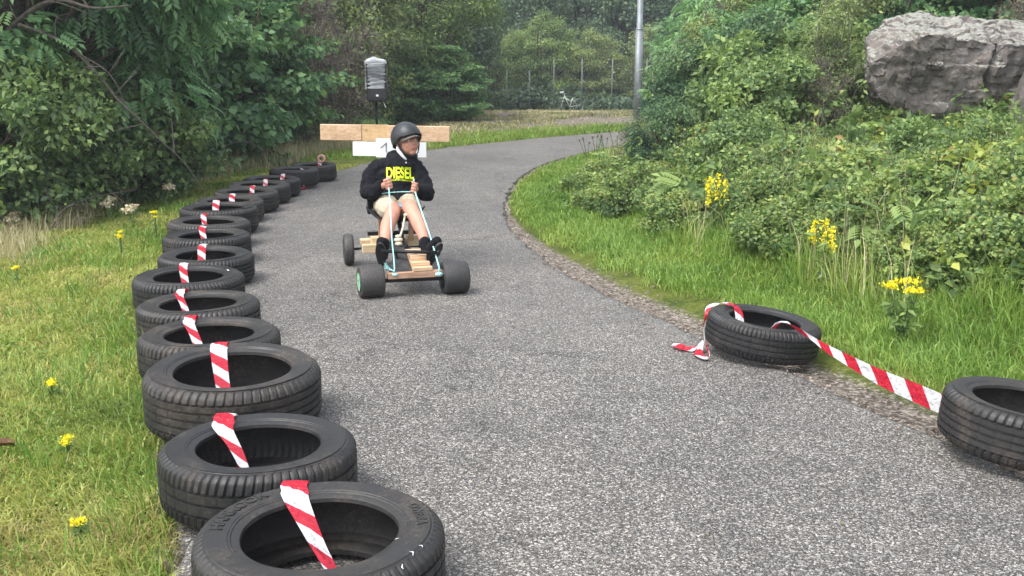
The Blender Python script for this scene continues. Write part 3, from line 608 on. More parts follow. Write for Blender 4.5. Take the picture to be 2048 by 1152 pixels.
for i in range(15, -1, -1):
    o, x, y, rad, rb, w = tyres[i]; z0 = .022; fx, nx_ = FX[i], NX[i]; yf = lambda r, dx: y + math.sqrt(max(r * r - dx * dx, 0))
    tw = [.085, .078, .078, .062, .050, .056, .06, .055, .05, .065, .06, .05, .05, .05, .06, .05][i]; nr = [.42, .38, .7][i] if i < 3 else .8; rr = random.Random(i + 50); sl = rr.uniform(-.012, .012)
    if i < 15: W.append((Vector((x + fx, yf(rad, fx) + .012, .05)), Vector((.03, 0, 0))))
    W += [(Vector((x + fx, yf(rad, fx) + .004, z0 + w * .72)), Vector((tw * .82, .0, sl))),
          (Vector((x + fx, yf(rad - .025, fx), z0 + w * .985 + .010)), Vector((tw * .88, .0, sl * .5))),
          (Vector((x + fx, yf(rad - .065, fx), z0 + w + .010)), Vector((tw * .92, 0, sl * .3))),
          (Vector((x + fx * .95 + nx_ * .05, yf(rb + .036, fx), z0 + w * .99 + .009)), Vector((tw * .93, .0, -.004))),
          (Vector((x + fx * .9 + nx_ * .1, yf(rb + .004, fx), z0 + w * .965 + .004)), Vector((tw * .92, .0, -.01))),
          (Vector((x + fx * .5 + nx_ * .5, y + rb * .05, z0 + w * .80)), Vector((tw * (.45 + nr * .5), 0, -.02))),
          (Vector((x + nx_, y - rb * .93, z0 + w * .60)), Vector((tw * nr, 0, -.015))),
          (Vector((x + nx_, y - rb - .055, z0 + w * .26)), Vector((tw * .4, 0, -.01)))]
    if i: W.append((Vector((x + nx_, y - rad + .05, .026)), Vector((.03, 0, 0))))
ribbon('barrier_tape', W, 'long red and white striped tape threaded through the whole left row of tyres')
b = MB()
for k in range(28):
    t0 = 2 * math.pi * k / 28; t1_ = 2 * math.pi * (k + 1) / 28
    def rg(t, r): return (r * math.cos(t), r * math.sin(t))
    V = [];
    for t in (t0, t1_):
        for r, yy in ((.028, -.025), (.05, -.025), (.05, .025), (.028, .025)): a_, c_ = rg(t, r); V.append((a_, yy, c_))
    b.add(V, [(0, 1, 5, 4), (1, 2, 6, 5), (2, 3, 7, 6), (3, 0, 4, 7)])
M['tapecore'] = simple('rolled_tape_pink', (.72, .36, .32), .5, 0, .5, 60, .1)
o = b.obj('tape_roll', M['tapecore'], smooth=True); o.location = (-2.37, 12.80, .262); tag(o, 'pinkish roll of barrier tape resting on the rim of the farthest tyre', 'tape roll')
# loose end left on the asphalt, knot, up the tyre side, over the rim, through, and on to the next tyre
W = [((.825, 5.09, .024), (.02, .05, 0)), ((.855, 5.04, .030), (.03, .045, .01)), ((.89, 5.02, .022), (.01, .045, .01)), ((.93, 5.01, .026), (.02, .04, .015)), ((.955, 5.02, .05), (.03, .01, .03)), ((.945, 4.98, .03), (.04, .01, .02)), ((.93, 4.92, .022), (.05, .02, .0)), ((.955, 4.84, .024), (.03, .035, .0)), ((.975, 4.87, .03), (.01, .03, .01)),
     ((.972, 4.95, .06), (.008, .012, .0)), ((.972, 5.03, .12), (.010, .012, 0)), ((.985, 5.06, .17), (.014, .012, 0)), ((1.006, 5.10, .215), (.02, -.03, .0)), ((1.05, 5.12, .232), (.01, -.035, .0)), ((1.10, 5.125, .233), (.0, .042, .004)), ((1.14, 5.115, .224), (.02, .035, .0)), ((1.16, 5.09, .19), (.042, .015, 0)), ((1.17, 5.02, .10), (.04, 0, 0)), ((1.24, 4.90, .09), (.03, .0, .02)),
     ((1.275, 4.82, .19), (.03, .01, .0)), ((1.30, 4.775, .226), (.045, .02, .0)), ((1.35, 4.72, .208), (.02, .03, -.03)), ((1.40, 4.62, .185), (.0, -.005, -.022)), ((1.435, 4.50, .17), (-.006, -.006, -.034)), ((1.50, 4.30, .155), (0, -.01, -.056)), ((1.56, 4.14, .142), (0, -.01, -.070)), ((1.63, 3.98, .136), (0, -.01, -.080)), ((1.69, 3.83, .133), (0, -.01, -.080)), ((1.75, 3.70, .13), (0, -.01, -.078))]
ribbon('barrier_tape', [(Vector(a), Vector(c)) for a, c in W], 'red and white tape tied round the tilted tyre and stretched to its right-hand neighbour', per=.2)

# ------------------------------------------------------------------ soapbox cart
cart = empty('soapbox_cart', (-.76, 6.8, .015), R(15)); tag(cart, 'homemade wooden soapbox cart with fat front slicks and a plank wing behind the seat', 'cart')
def part(b, name, mat, parent=cart, **k): return b.obj(name, M[mat], parent, **k)
def wheel(x, y, r, w, fat, yaw):
    g = Matrix.Translation((x, y, r)) @ Matrix.Rotation(yaw, 4, 'Z')
    b = MB(); n = 40; pr = ([(r * .62, -w / 2 + .004), (r * .9, -w / 2), (r * .97, -w / 2 + .005), (r, -w / 2 + .014), (r * 1.004, 0), (r, w / 2 - .014), (r * .97, w / 2 - .005), (r * .9, w / 2), (r * .62, w / 2 - .004)] if fat else
          [(r * .55, -w * .30), (r * .72, -w * .5), (r * .88, -w * .46), (r * .95, -w * .36), (r * .985, -w * .2), (r * .975, -w * .17), (r * 1, -w * .1), (r * .985, 0), (r * 1, w * .1), (r * .975, w * .17), (r * .985, w * .2), (r * .95, w * .36), (r * .88, w * .46), (r * .72, w * .5), (r * .55, w * .3)])
    V = []; F = []; m = len(pr)
    for k in range(n):
        t = 2 * math.pi * k / n
        for rr, xx in pr: V.append((xx, rr * math.cos(t), rr * math.sin(t)))
    for k in range(n):
        for j in range(m - 1): F.append((k * m + j, k * m + j + 1, ((k + 1) % n) * m + j + 1, ((k + 1) % n) * m + j))
    b.add(V, F, g); wo_ = part(b, 'wheel', 'slick', smooth=True)
    b = MB()
    rr = r * .62 if fat else r * .56
    b.cyl((-w / 2 + .010, 0, 0), (w / 2 - .010, 0, 0), rr, 32, g); b.tube([(-w / 2 + .0, 0, 0), (-w / 2 + .012, 0, 0)], [rr * .5, rr * .55], 20, True, g); b.tube([(w / 2 - .012, 0, 0), (w / 2, 0, 0)], [rr * .55, rr * .5], 20, True, g)
    if fat:   # raised spokes and ring on both faces
        for sx in (-1, 1):
            for k in range(5):
                t = 2 * math.pi * k / 5; b.tube([(sx * (w / 2 - .004), 0, 0), (sx * (w / 2 - .004), rr * .95 * math.cos(t), rr * .95 * math.sin(t))], .007, 6, True, g)
            ring = [(sx * (w / 2 - .003), rr * .97 * math.cos(2 * math.pi * k / 24), rr * .97 * math.sin(2 * math.pi * k / 24)) for k in range(25)]; b.tube(ring, .006, 6, False, g)
    b.obj('hub', M['blackplastic'], wo_)
    if fat:
        sx = -1 if x < 0 else 1; b = MB(); b.tube([(sx * (w / 2 - .010), 0, 0), (sx * (w / 2 + .002), 0, 0)], [rr * .99, rr * .93], 28, True, g); b.obj('hub_cap', M['green_hub'], wo_)
ya = R(3)
wheel(-.262, -.535, .101, .150, True, ya); wheel(.262, -.555, .101, .160, True, ya)
wheel(-.285, .53, .115, .072, False, R(-2)); wheel(.275, .53, .115, .072, False, 0)
b = MB(); b.box(-.165, .180, -.60, -.545, .118, .158); part(b, 'front_axle_beam', 'oldwood', bevel=.004)
b = MB(); b.tube([(-.20, -.53, .098), (.20, -.55, .098)], .013, 10); b.box(-.19, .19, -.575, -.55, .093, .116); part(b, 'front_axle', 'blackmetal')
b = MB(); b.box(-.005, .115, -.60, -.30, .160, .184); part(b, 'step_plank', 'pine', bevel=.003)
b = MB(); b.box(-.008, .108, -.555, -.28, .185, .208); part(b, 'step_plank', 'pine', bevel=.003)
b = MB(); b.box(-.006, .102, -.50, -.26, .209, .242); part(b, 'step_plank', 'pine', bevel=.003)
b = MB(); b.tube([(.05, -.5025, .225), (.05, -.499, .225)], .007, 8); part(b, 'wood_knot', 'ochre')
b = MB(); b.add([(-.155, -.575, .160), (-.01, -.575, .160), (-.012, -.30, .262), (-.07, -.26, .262), (-.155, -.575, .150), (-.01, -.575, .150), (-.012, -.30, .17), (-.07, -.26, .17)], [(0, 1, 2, 3), (7, 6, 5, 4), (0, 4, 5, 1), (1, 5, 6, 2), (2, 6, 7, 3), (3, 7, 4, 0)]); part(b, 'side_cover', 'darkcover', bevel=.004)
b = MB(); b.box(-.015, .075, -.30, .60, .135, .205); part(b, 'chassis_beam', 'darkcover', bevel=.004)
b = MB(); b.box(-.20, .20, .47, .56, .148, .186); b.box(-.135, -.055, .38, .47, .14, .215); b.box(.12, .20, .40, .47, .14, .215); part(b, 'rear_crosspiece', 'pinelight', bevel=.003)
b = MB(); b.box(-.205, -.085, .34, .40, .115, .172); part(b, 'wood_block', 'pinelight', bevel=.003)
b = MB(); b.tube([(-.27, .53, .113), (-.19, .50, .122), (.19, .50, .122), (.26, .53, .113)], .009, 8); part(b, 'rear_axle', 'blackmetal', smooth=True)
b = MB(); b.box(-.15, .215, .485, .515, .213, .240); part(b, 'rear_bar', 'blackmetal', bevel=.003)
for x_ in (-.085, .13): b = MB(); b.box(x_, x_ + .03, .36, .40, .186, .37); part(b, 'seat_support', 'oldwood')
b = MB(); b.tube([(.03, .02, .2), (.032, .10, .30), (.03, .20, .37)], .016, 10); b.tube([(.03, -.05, .205), (.03, .02, .23), (.03, .09, .205)], .02, 8); part(b, 'steering_column', 'blackplastic', smooth=True)
# foot bar and its struts
b = MB(); b.tube([(-.175, -.40, .262), (.165, -.545, .262)], .0115, 12); b.tube([(.158, -.542, .262), (.172, -.548, .262)], .018, 12); part(b, 'foot_bar', 'blackmetal', smooth=True)
b = MB(); b.tube([(-.09, -.43, .262), (-.06, -.42, .16)], .007, 8); b.tube([(.10, -.515, .262), (.10, -.50, .16)], .007, 8); b.tube([(-.01, -.20, .2), (.03, -.47, .262)], .006, 8); part(b, 'foot_bar_strut', 'blackmetal')
# bucket seat: curved shell
V = []; F = []; nu, nv = 18, 14
for j in range(nv + 1):
    t = j / nv
    # profile front edge -> pan -> back rest
    if t < .5: y0 = .17 + (.44 - .17) * t / .5; z0 = .375 - .035 * math.sin(t / .5 * math.pi * .8)
    else: s_ = (t - .5) / .5; y0 = .44 + .11 * s_; z0 = .352 + .30 * s_ ** 1.1
    hw = .185 - .02 * abs(t - .5)
    for i in range(nu + 1):
        u = -1 + 2 * i / nu; lift = abs(u) ** 3.0
        V.append((.03 + u * hw, y0 - lift * (.10 if t > .5 else .0), z0 + lift * (.085 if t <= .5 else .0)))
for j in range(nv):
    for i in range(nu): F.append((j * (nu + 1) + i, j * (nu + 1) + i + 1, (j + 1) * (nu + 1) + i + 1, (j + 1) * (nu + 1) + i))
b = MB(); b.add(V, F); so_ = part(b, 'seat', 'blackplastic', smooth=True); m_ = so_.modifiers.new('s', 'SOLIDIFY'); m_.thickness = .012
# rear wing: post, plank in two lengths with an ochre joint block, two white boards
g = Matrix.Translation((.027, .717, 0)) @ Matrix.Rotation(R(-15), 4, 'Z')
b = MB(); b.box(-.02, .02, .022, .06, .1, .975, g); b.tube([(.03, .52, .2), (.03, .70, .62)], .012, 8); part(b, 'wing_post', 'oldwood')
g2 = g @ Matrix.Translation((0, 0, .923)) @ Matrix.Rotation(R(.9), 4, 'Y')
b = MB(); b.box(-.468, -.17, -.02, .02, -.057, .057, g2); b.box(.02, .468, -.02, .02, -.057, .055, g2); wing = part(b, 'wing_plank', 'pine', bevel=.004)
b = MB(); b.box(-.171, .021, -.012, .019, -.058, .059, g2); b.obj('joint_block', M['ochre'], wing)
b = MB()
for x_, z_, r_ in ((-.36, .036, .008), (-.14, .03, .006), (.40, .0, .005)): b = MB(); b.ell((x_, -.0195, z_), (r_, .002, r_ * 1.6), g2); b.obj('wood_knot', M['ochre'], wing)
b = MB(); b.tube([(-.255, -.0205, -.055), (-.254, -.0205, -.01)], .002, 4, True, g2); b.obj('wood_crack', M['ochre'], wing)
b = MB(); b.box(-.233, -.05, -.028, -.024, -.165, -.062, g2); part(b, 'number_board', 'paper', bevel=.001)
b = MB(); b.box(-.064, .300, -.036, -.031, -.168, -.060, g2); b.box(-.064, .06, -.036, -.031, -.172, -.035, g2 @ Matrix.Translation((0, -.0015, 0))); nb = part(b, 'number_board', 'paper')
b = MB(); b.tube([(-.030, -.0395, -.103), (-.008, -.0395, -.086), (.012, -.0395, -.068)], .0022, 6, True, g2); b.tube([(.012, -.0395, -.064), (.010, -.0395, -.10), (.011, -.0395, -.135)], .0022, 6, True, g2); b.obj('number', M['ink'], nb)
# steering ropes
HL = Vector((-.045, .105, .625)); HR = Vector((.118, .045, .600))
def rope(name, pts, r, mat, knots=()):
    P = catmull(pts, 8); b = MB(); b.tube(P, [r * (1 + .12 * math.sin(i * 2.1)) for i in range(len(P))], 7)
    for c, rr in knots:
        for k in range(4): a_ = k * 1.57; b.ell((c[0] + .4 * rr * math.cos(a_), c[1] + .3 * rr * math.sin(a_), c[2] + .3 * rr * math.sin(a_ * 2)), (rr * .75, rr * .6, rr * .55), None, 10, 6)
    return part(b, name, mat, smooth=True)
rope('steering_rope', [(-.125, -.590, .165), (-.13, -.60, .158), (-.122, -.59, .20), (-.10, -.36, .34), (-.07, -.12, .49), (-.048, .08, .60), (-.044, .11, .64), (-.045, .13, .675)], .0042, 'cyanrope', [((-.122, -.606, .148), .016)])
rope('steering_rope', [(.150, -.60, .165), (.158, -.606, .155), (.152, -.59, .20), (.145, -.38, .335), (.132, -.14, .47), (.120, .02, .575), (.118, .05, .615), (.122, .07, .655)], .0052, 'cyanrope', [((.152, -.612, .138), .022)])
rope('rope_end', [(.118, .045, .60), (.10, .06, .575), (.05, .14, .565), (-.02, .20, .555), (-.08, .2, .55)], .0034, 'cyanrope')
b = MB(); rr = random.Random(4)
for k in range(26):
    a_ = rr.uniform(-.4, 1.2); c0 = Vector((-.125, -.585, .168)); b.tube([c0, c0 + Vector((-.02 - .02 * rr.random(), .01, .012)), c0 + Vector((-.035 - .025 * rr.random(), .0 + .02 * rr.random(), .01 + .045 * rr.random()))], [.003, .0025, .001], 4)
part(b, 'frayed_rope_tuft', 'cyanrope')
rope('pull_cord', [(.028, -.125, .455), (.022, -.12, .42), (.0, -.15, .35), (-.028, -.19, .30)], .0065, 'creamrope', [((.028, -.13, .445), .013), ((-.036, -.205, .295), .026), ((-.036, -.215, .27), .022), ((-.034, -.20, .318), .018)])

# ------------------------------------------------------------------ the rider
rider = empty('person', (-.76, 6.8, .015), R(15)); tag(rider, 'young rider in black hoodie, beige shorts and dark helmet steering the wooden cart', 'person')
def blob(name, b, mat, voxel, smooth=3, parent=rider, disp=0, dscale=.06):
    o = b.obj(name, M[mat], parent, smooth=True); m = o.modifiers.new('r', 'REMESH'); m.mode = 'VOXEL'; m.voxel_size = voxel; m.use_smooth_shade = True
    m = o.modifiers.new('s', 'SMOOTH'); m.iterations = smooth; m.factor = .5
    if disp:
        t = bpy.data.textures.new(name, 'CLOUDS'); t.noise_scale = dscale; m = o.modifiers.new('d', 'DISPLACE'); m.texture = t; m.strength = disp; m.mid_level = .5; m.texture_coords = 'LOCAL'
    return o
def limb(b, pts, rad, n=14, k=6):
    P = catmull(pts, k); Rr = [v[0] for v in catmull([(r, 0, 0) for r in rad], k)]; b.tube(P, Rr, n); b.ell(P[0], (Rr[0],) * 3); b.ell(P[-1], (Rr[-1],) * 3)
Hc = Vector((.130, .372, .882)); HM = Matrix.Translation(Hc) @ Matrix.Rotation(R(20), 4, 'Z') @ Matrix.Rotation(R(-9), 4, 'X') @ Matrix.Rotation(R(-4), 4, 'Y')
# head frame: -Y is where the face looks
b = MB()
b.ell((0, .012, .028), (.070, .088, .085), HM, 24, 16); b.ell((0, -.022, -.025), (.060, .064, .068), HM, 24, 16); b.ell((0, -.052, -.075), (.026, .024, .022), HM)
b.ell((0, -.086, -.018), (.010, .014, .013), HM, 12, 8); b.tube([(0, -.078, .018), (0, -.088, -.012)], [.007, .010], 10, True, HM); b.ell((-.010, -.078, -.022), (.008, .008, .006), HM); b.ell((.010, -.078, -.022), (.008, .008, .006), HM)
b.ell((-.034, -.058, -.022), (.022, .02, .022), HM); b.ell((.034, -.058, -.022), (.022, .02, .022), HM); b.ell((0, -.076, -.047), (.018, .010, .009), HM); b.ell((0, -.074, -.057), (.014, .009, .007), HM)
for s in (-1, 1): b.ell((s * .028, -.069, .018), (.02, .012, .007), HM); b.ell((s * .073, .008, -.008), (.007, .017, .028), HM); b.tube([(s * .076, .0, .018), (s * .082, .016, .012), (s * .078, .02, -.01), (s * .072, .006, -.03)], .005, 8, True, HM)
limb(b, [tuple(HM @ Vector((0, .025, -.05))), (.108, .405, .79), (.085, .415, .73)], [.046, .044, .055])
limb(b, [(.07, .42, .73), (.05, .42, .62), (.035, .36, .47)], [.08, .10, .10])
SHL, ELL, WRL = (-.085, .425, .695), (-.155, .335, .545), (-.078, .155, .610); SHR, ELR, WRR = (.195, .375, .690), (.235, .235, .535), (.140, .090, .588)
limb(b, [(.0, .42, .68), SHL, ELL, WRL], [.04, .032, .026, .021]); limb(b, [(.1, .40, .68), SHR, ELR, WRR], [.04, .032, .026, .021])
def hand(b, W, C, side):
    """fist closed round an upright rope at C; W wrist; side -1: image-left hand"""
    W = Vector(W); C = Vector(C); f = (C - W).normalized(); up = Vector((0, -.35, 1)).normalized(); out = f.cross(up).normalized() * side; up = out.cross(f).normalized() * side
    if up.z < 0: up = -up
    pal = C - f * .020
    b.tube([W, W + (pal - W) * .5, pal], [.020, .021, .024], 12)
    for k in range(5): q = k / 4 - .5; b.ell(pal + up * q * .055, (.017, .017, .012))
    fw = Vector((0, -1, 0)); inn = Vector((-side * -1, 0, 0))
    inn = (out if out.dot(Vector((side, 0, 0))) < 0 else -out)
    for k, (q, ln) in enumerate(((.030, .95), (.011, 1.05), (-.008, 1.0), (-.026, .82))):
        base = C + up * q - f * .008 - inn * .012
        b_ = [base, base + f * .024 * ln + -inn * .004, base + f * .030 * ln + inn * .014, base + f * .016 * ln + inn * .026, base - f * .004 + inn * .022]
        P = catmull(b_, 3); b.tube(P, [.0092 - .0022 * i / (len(P) - 1) for i in range(len(P))], 8); b.ell(P[-1], (.0068,) * 3)
    tb = pal + up * .026 + inn * .012; P = catmull([tb, tb + up * .012 + f * .014 + inn * .006, tb + up * .010 + f * .036 + inn * .004, tb + up * .004 + f * .046 - inn * .006], 3); b.tube(P, [.0105 - .003 * i / (len(P) - 1) for i in range(len(P))], 8); b.ell(P[-1], (.0075,) * 3)
hand(b, WRL, HL, -1); hand(b, WRR, HR, 1)
KL, KR = (-.035, .005, .448), (.085, -.040, .458); AL, AR = (-.135, -.255, .275), (.118, -.335, .285)
limb(b, [(-.03, .34, .44), (-.035, .17, .455), KL, (-.088, -.105, .375), (-.118, -.195, .312), AL], [.08, .068, .050, .049, .036, .028])
limb(b, [(.10, .32, .44), (.095, .14, .465), KR, (.112, -.16, .385), (.120, -.265, .325), AR], [.08, .068, .050, .049, .036, .028])
limb(b, [AL, (-.145, -.27, .22)], [.028, .026]); limb(b, [AR, (.122, -.35, .23)], [.028, .026])
body = blob('body', b, 'skin', .0042, 2)
# face details
for s in (-1, 1):
    e = MB(); e.ell((s * .027, -.0745, .004), (.011, .007, .0055), HM, 14, 8); eo = e.obj('eye', M['eyew'], rider, smooth=True)
    e = MB(); e.ell((s * .027 + .003, -.0800, .003), (.0036, .0022, .0036), HM, 12, 8); e.obj('iris', M['ink'], eo, smooth=True)
    e = MB(); e.tube([(s * .014, -.0800, .017), (s * .027, -.0805, .0215), (s * .043, -.071, .018)], [.0012, .002, .0010], 6, True, HM); e.obj('eyebrow', M['hair'], rider, smooth=True)
e = MB(); e.tube([(-.018, -.0785, -.050), (-.006, -.0865, -.0475), (0, -.0865, -.049), (.006, -.0865, -.0475), (.018, -.0785, -.050)], [.0015, .0035, .003, .0035, .0015], 8, True, HM); e.tube([(-.014, -.079, -.0535), (0, -.0845, -.056), (.014, -.079, -.0535)], [.0015, .004, .0015], 8, True, HM); e.obj('lips', M['lips'], rider, smooth=True)
e = MB()
for s in (-1, 1): e.ell((s * .066, -.006, .012), (.010, .030, .030), HM)
e.ell((0, .06, -.01), (.062, .045, .055), HM); blob('hair', e, 'hair', .005, 2)
# helmet: shell with rim and dark vents
V = []; F = []; nu, nv = 40, 16
for j in range(nv + 1):
    ph = R(2) + (R(100) - R(2)) * j / nv
    for i in range(nu):
        th = 2 * math.pi * i / nu; side = abs(math.cos(th)); low = (1 - .20 * (math.sin(th) < -.2) * min(1, (-math.sin(th) - .2) * 3)) if j > nv - 6 else 1
        p2 = ph * (1 + (.22 * max(0, math.sin(th)) + .06 * side) * (j / nv) ** 2) * low
        V.append((.103 * math.sin(p2) * math.cos(th), .008 + .125 * math.sin(p2) * math.sin(th), .030 + .112 * math.cos(p2)))
for j in range(nv):
    for i in range(nu): F.append((j * nu + i, (j + 1) * nu + i, (j + 1) * nu + (i + 1) % nu, j * nu + (i + 1) % nu))
F.append(tuple(range(nu)))
b = MB(); b.add(V, F, HM); hel = b.obj('helmet', M['helmet'], rider, smooth=True); m_ = hel.modifiers.new('s', 'SOLIDIFY'); m_.thickness = .010; m_.offset = -1; m_ = hel.modifiers.new('u', 'SUBSURF'); m_.levels = m_.render_levels = 1
b = MB()
for th, ph in ((-112, 52), (-78, 54), (-45, 50), (-140, 50), (-95, 20), (-60, 22), (-10, 50), (170, 50)):
    t, p_ = R(th), R(ph); c = Vector((.1035 * math.sin(p_) * math.cos(t), .008 + .1255 * math.sin(p_) * math.sin(t), .030 + .1125 * math.cos(p_))); nrm = Vector((c.x / .103 ** 2, (c.y - .008) / .125 ** 2, (c.z - .03) / .112 ** 2)).normalized()
    q_ = nrm.to_track_quat('Z', 'Y').to_matrix(); b = MB(); b.ell(c - nrm * .0012, (.011, .0065 if ph > 30 else .005, .0016), HM, 14, 6, q_); b.obj('vent', M['ink'], hel, smooth=True)
b = MB(); rim = [V[nv * nu + i] for i in range(nu)] + [V[nv * nu]]; b.tube(rim, .0045, 8, False, HM); b.obj('rim', M['blackplastic'], hel, smooth=True)
V = []; F = []
for j in range(7):
    for i in range(17):
        u = -1 + i / 8; t = j / 6; V.append((u * .076 * (1 - .10 * t * t), -.078 - .058 * t * math.sqrt(max(0, 1 - (u * .93) ** 2)) + .038 * u * u, .044 - .020 * t - .022 * u * u))
for j in range(6):
    for i in range(16): F.append((j * 17 + i, j * 17 + i + 1, (j + 1) * 17 + i + 1, (j + 1) * 17 + i))
b = MB(); b.add(V, F, HM); cp = b.obj('cap_visor', M['visor'], rider, smooth=True); m_ = cp.modifiers.new('s', 'SOLIDIFY'); m_.thickness = .005
b = MB()
for s in (-1, 1):
    b.tube(catmull([HM @ Vector(p) for p in ((s * .083, -.02, .0), (s * .074, -.028, -.035), (s * .050, -.040, -.080), (s * .018, -.045, -.102), (0, -.046, -.104))], 4), .0048, 6); b.tube(catmull([HM @ Vector(p) for p in ((s * .085, .03, -.005), (s * .078, .0, -.035), (s * .062, -.032, -.062))], 4), .004, 6)
b.obj('chin_strap', M['blackplastic'], rider, smooth=True)
b = MB(); b.tube(catmull([HM @ Vector(p) for p in ((-.086, -.004, -.02), (-.080, -.002, -.05), (-.062, -.018, -.092), (-.04, -.02, -.12))], 4), [.004, .006, .009, .012, .013, .013, .012, .012, .01, .01, .009, .008, .006], 8); b.obj('white_strap', M['paper'], rider, smooth=True)
# hoodie
b = MB()
limb(b, [(.035, .35, .475), (.045, .385, .56), (.055, .405, .64), (.055, .41, .68)], [.128, .125, .128, .108]); b.ell((.035, .33, .47), (.150, .13, .085)); b.ell((.055, .395, .64), (.165, .105, .095))
limb(b, [(.02, .42, .70), (-.075, .425, .69), (-.135, .385, .615), ELL, (-.125, .25, .565), (-.088, .172, .603)], [.075, .068, .060, .056, .050, .037])
limb(b, [(.10, .40, .70), (.185, .378, .685), (.225, .32, .60), ELR, (.20, .165, .555), (.148, .105, .584)], [.075, .068, .060, .056, .050, .037])
ringP = [(.10 + .085 * math.cos(t), .40 + .075 * math.sin(t), .772 + .026 * math.sin(t) - .018 * max(0, -math.sin(t))) for t in [2 * math.pi * k / 16 for k in range(17)]]
b.tube(ringP, .026, 10, False); b.ell((.085, .490, .755), (.10, .06, .065)); limb(b, [(.05, .41, .70), (.10, .405, .745)], [.10, .085]); b.ell((-.04, .425, .715), (.09, .07, .05)); b.ell((.165, .385, .710), (.08, .07, .05))
hood = blob('hoodie', b, 'blackcloth', .007, 3, disp=.034, dscale=.05)
# shorts
b = MB(); limb(b, [(-.03, .34, .44), (-.045, .18, .455), (-.05, .075, .452)], [.090, .082, .066]); limb(b, [(.10, .32, .44), (.105, .16, .462), (.100, .055, .462)], [.090, .082, .064]); b.ell((.035, .33, .44), (.14, .11, .085)); blob('shorts', b, 'khaki', .006, 2, disp=.014, dscale=.045)
M['denim'] = simple('blue_pocket', (.16, .32, .48), .8); b = MB(); b.ell((.030, .10, .475), (.022, .05, .018)); blob('pouch', b, 'denim', .005, 2)
# shoes and socks
def shoe(heel, toe, ank, name):
    heel, toe, ank = Vector(heel), Vector(toe), Vector(ank); b = MB(); mid = (heel + toe) / 2 + (ank - heel) * .12
    limb(b, [heel + (ank - heel) * .22, mid, toe], [.034, .038, .032], 14, 5); limb(b, [heel + (ank - heel) * .25, ank], [.034, .037], 14, 4); o = blob(name, b, 'blackcloth', .005, 2)
    s = MB(); d = (toe - heel).normalized(); sd = d.cross(ank - heel).normalized(); dn = sd.cross(d).normalized()
    if dn.dot(ank - heel) > 0: dn = -dn
    P = []; F = []; n = 22
    for k in range(n):
        t = 2 * math.pi * k / n; l = (toe - heel).length / 2 + .026; P.append((heel + toe) / 2 + d * math.cos(t) * l + sd * math.sin(t) * (.034 + .006 * math.cos(t)) + dn * .028)
    V = P + [p + dn * .014 for p in P]; F = [tuple(range(n))[::-1], tuple(range(n, 2 * n))] + [(k, (k + 1) % n, n + (k + 1) % n, n + k) for k in range(n)]
    s.add(V, F); s.obj('sole', M['blackplastic'], o)
shoe((-.148, -.262, .180), (-.168, -.360, .315), (-.136, -.250, .285), 'shoe'); shoe((.130, -.352, .186), (.172, -.455, .318), (.117, -.330, .295), 'shoe')
# chest print, laid on the cloth
dg = bpy.context.evaluated_depsgraph_get(); from mathutils.bvhtree import BVHTree
he = hood.evaluated_get(dg); bvh = BVHTree.FromPolygons([v.co.copy() for v in he.to_mesh().vertices], [p.vertices[:] for p in he.to_mesh().polygons])
def chest_text(s, cpos, size, sx, off, mat, name):
    me = text_mesh(s, size, off); sub_text(me, 2, .012); ux = Vector((.985, -.17, 0)); out = Vector((-.16, -.95, .28)).normalized(); uy = out.cross(ux).normalized(); 
    if uy.z < 0: uy = -uy
    for v in me.vertices:
        o_ = Vector(cpos) + ux * v.co.x * sx + uy * v.co.y + out * .3; h = bvh.ray_cast(o_, -out); v.co = (h[0] + out * .0035) if h[0] else o_ - out * .3
    link(name, me, M[mat], rider)
chest_text('DIESEL', (.062, .30, .672), .108, .60, .0035, 'yellow', 'chest_print'); chest_text('INDUSTRY DIVISION', (.066, .30, .622), .017, 1.0, .0003, 'yellow', 'small_print')
b = MB(); b.ell((.108, .306, .745), (.006, .004, .006)); b.obj('hood_eyelet', M['paper'], rider, smooth=True)

# ------------------------------------------------------------------ loudspeaker on its stand
sx_, sy_ = -2.15, 16.5; st = empty('speaker_stand', (sx_, sy_, hz(sx_, sy_))); tag(st, 'thin black tripod stand under the loudspeaker behind the cart', 'stand')
b = MB(); b.tube([(0, 0, .15), (0, 0, .84)], .018, 10); part(b, 'pole', 'blackmetal', st, smooth=True)
for k in range(3):
    a_ = R(90 + 120 * k); b = MB(); b.tube([(0, 0, .42), (.30 * math.cos(a_), .30 * math.sin(a_), .01)], .012, 8); b.tube([(0, 0, .16), (.16 * math.cos(a_), .16 * math.sin(a_), .20)], .008, 8); part(b, 'leg', 'blackmetal', st)
sp_ = empty('loudspeaker', (sx_, sy_, hz(sx_, sy_) + .82), R(14)); sp_.rotation_euler = (R(-3), 0, R(14)); tag(sp_, 'black loudspeaker wrapped in clear film on top of the tripod', 'loudspeaker')
g = None
def hull(name, pts, mat, parent, bev=.02, push=0):
    bm = bmesh.new(); [bm.verts.new(p) for p in pts]; bmesh.ops.convex_hull(bm, input=bm.verts[:]); bmesh.ops.dissolve_limit(bm, angle_limit=R(3), verts=bm.verts[:], edges=bm.edges[:]); me = bpy.data.meshes.new(name); bm.to_mesh(me); bm.free(); o = link(name, me, M[mat], parent)
    m = o.modifiers.new('b', 'BEVEL'); m.width = bev; m.segments = 3; return o
hull('cabinet', [(x * (1 if y < 0 else .7), y, z) for x in (-.165, .165) for y in (-.14, .14) for z in (.03, .60)] + [(-.12, -.15, .0), (.12, -.15, .0), (-.1, .1, 0), (.1, .1, 0)], 'blackplastic', sp_, .03)
b = MB(); b.box(-.13, .13, -.152, -.142, .05, .2); part(b, 'grille', 'darkcover', sp_, bevel=.004); b = MB(); b.box(-.02, .02, -.157, -.152, .08, .11); part(b, 'badge', 'paper', sp_)
V = []; F = []; n = 36; rows = 26
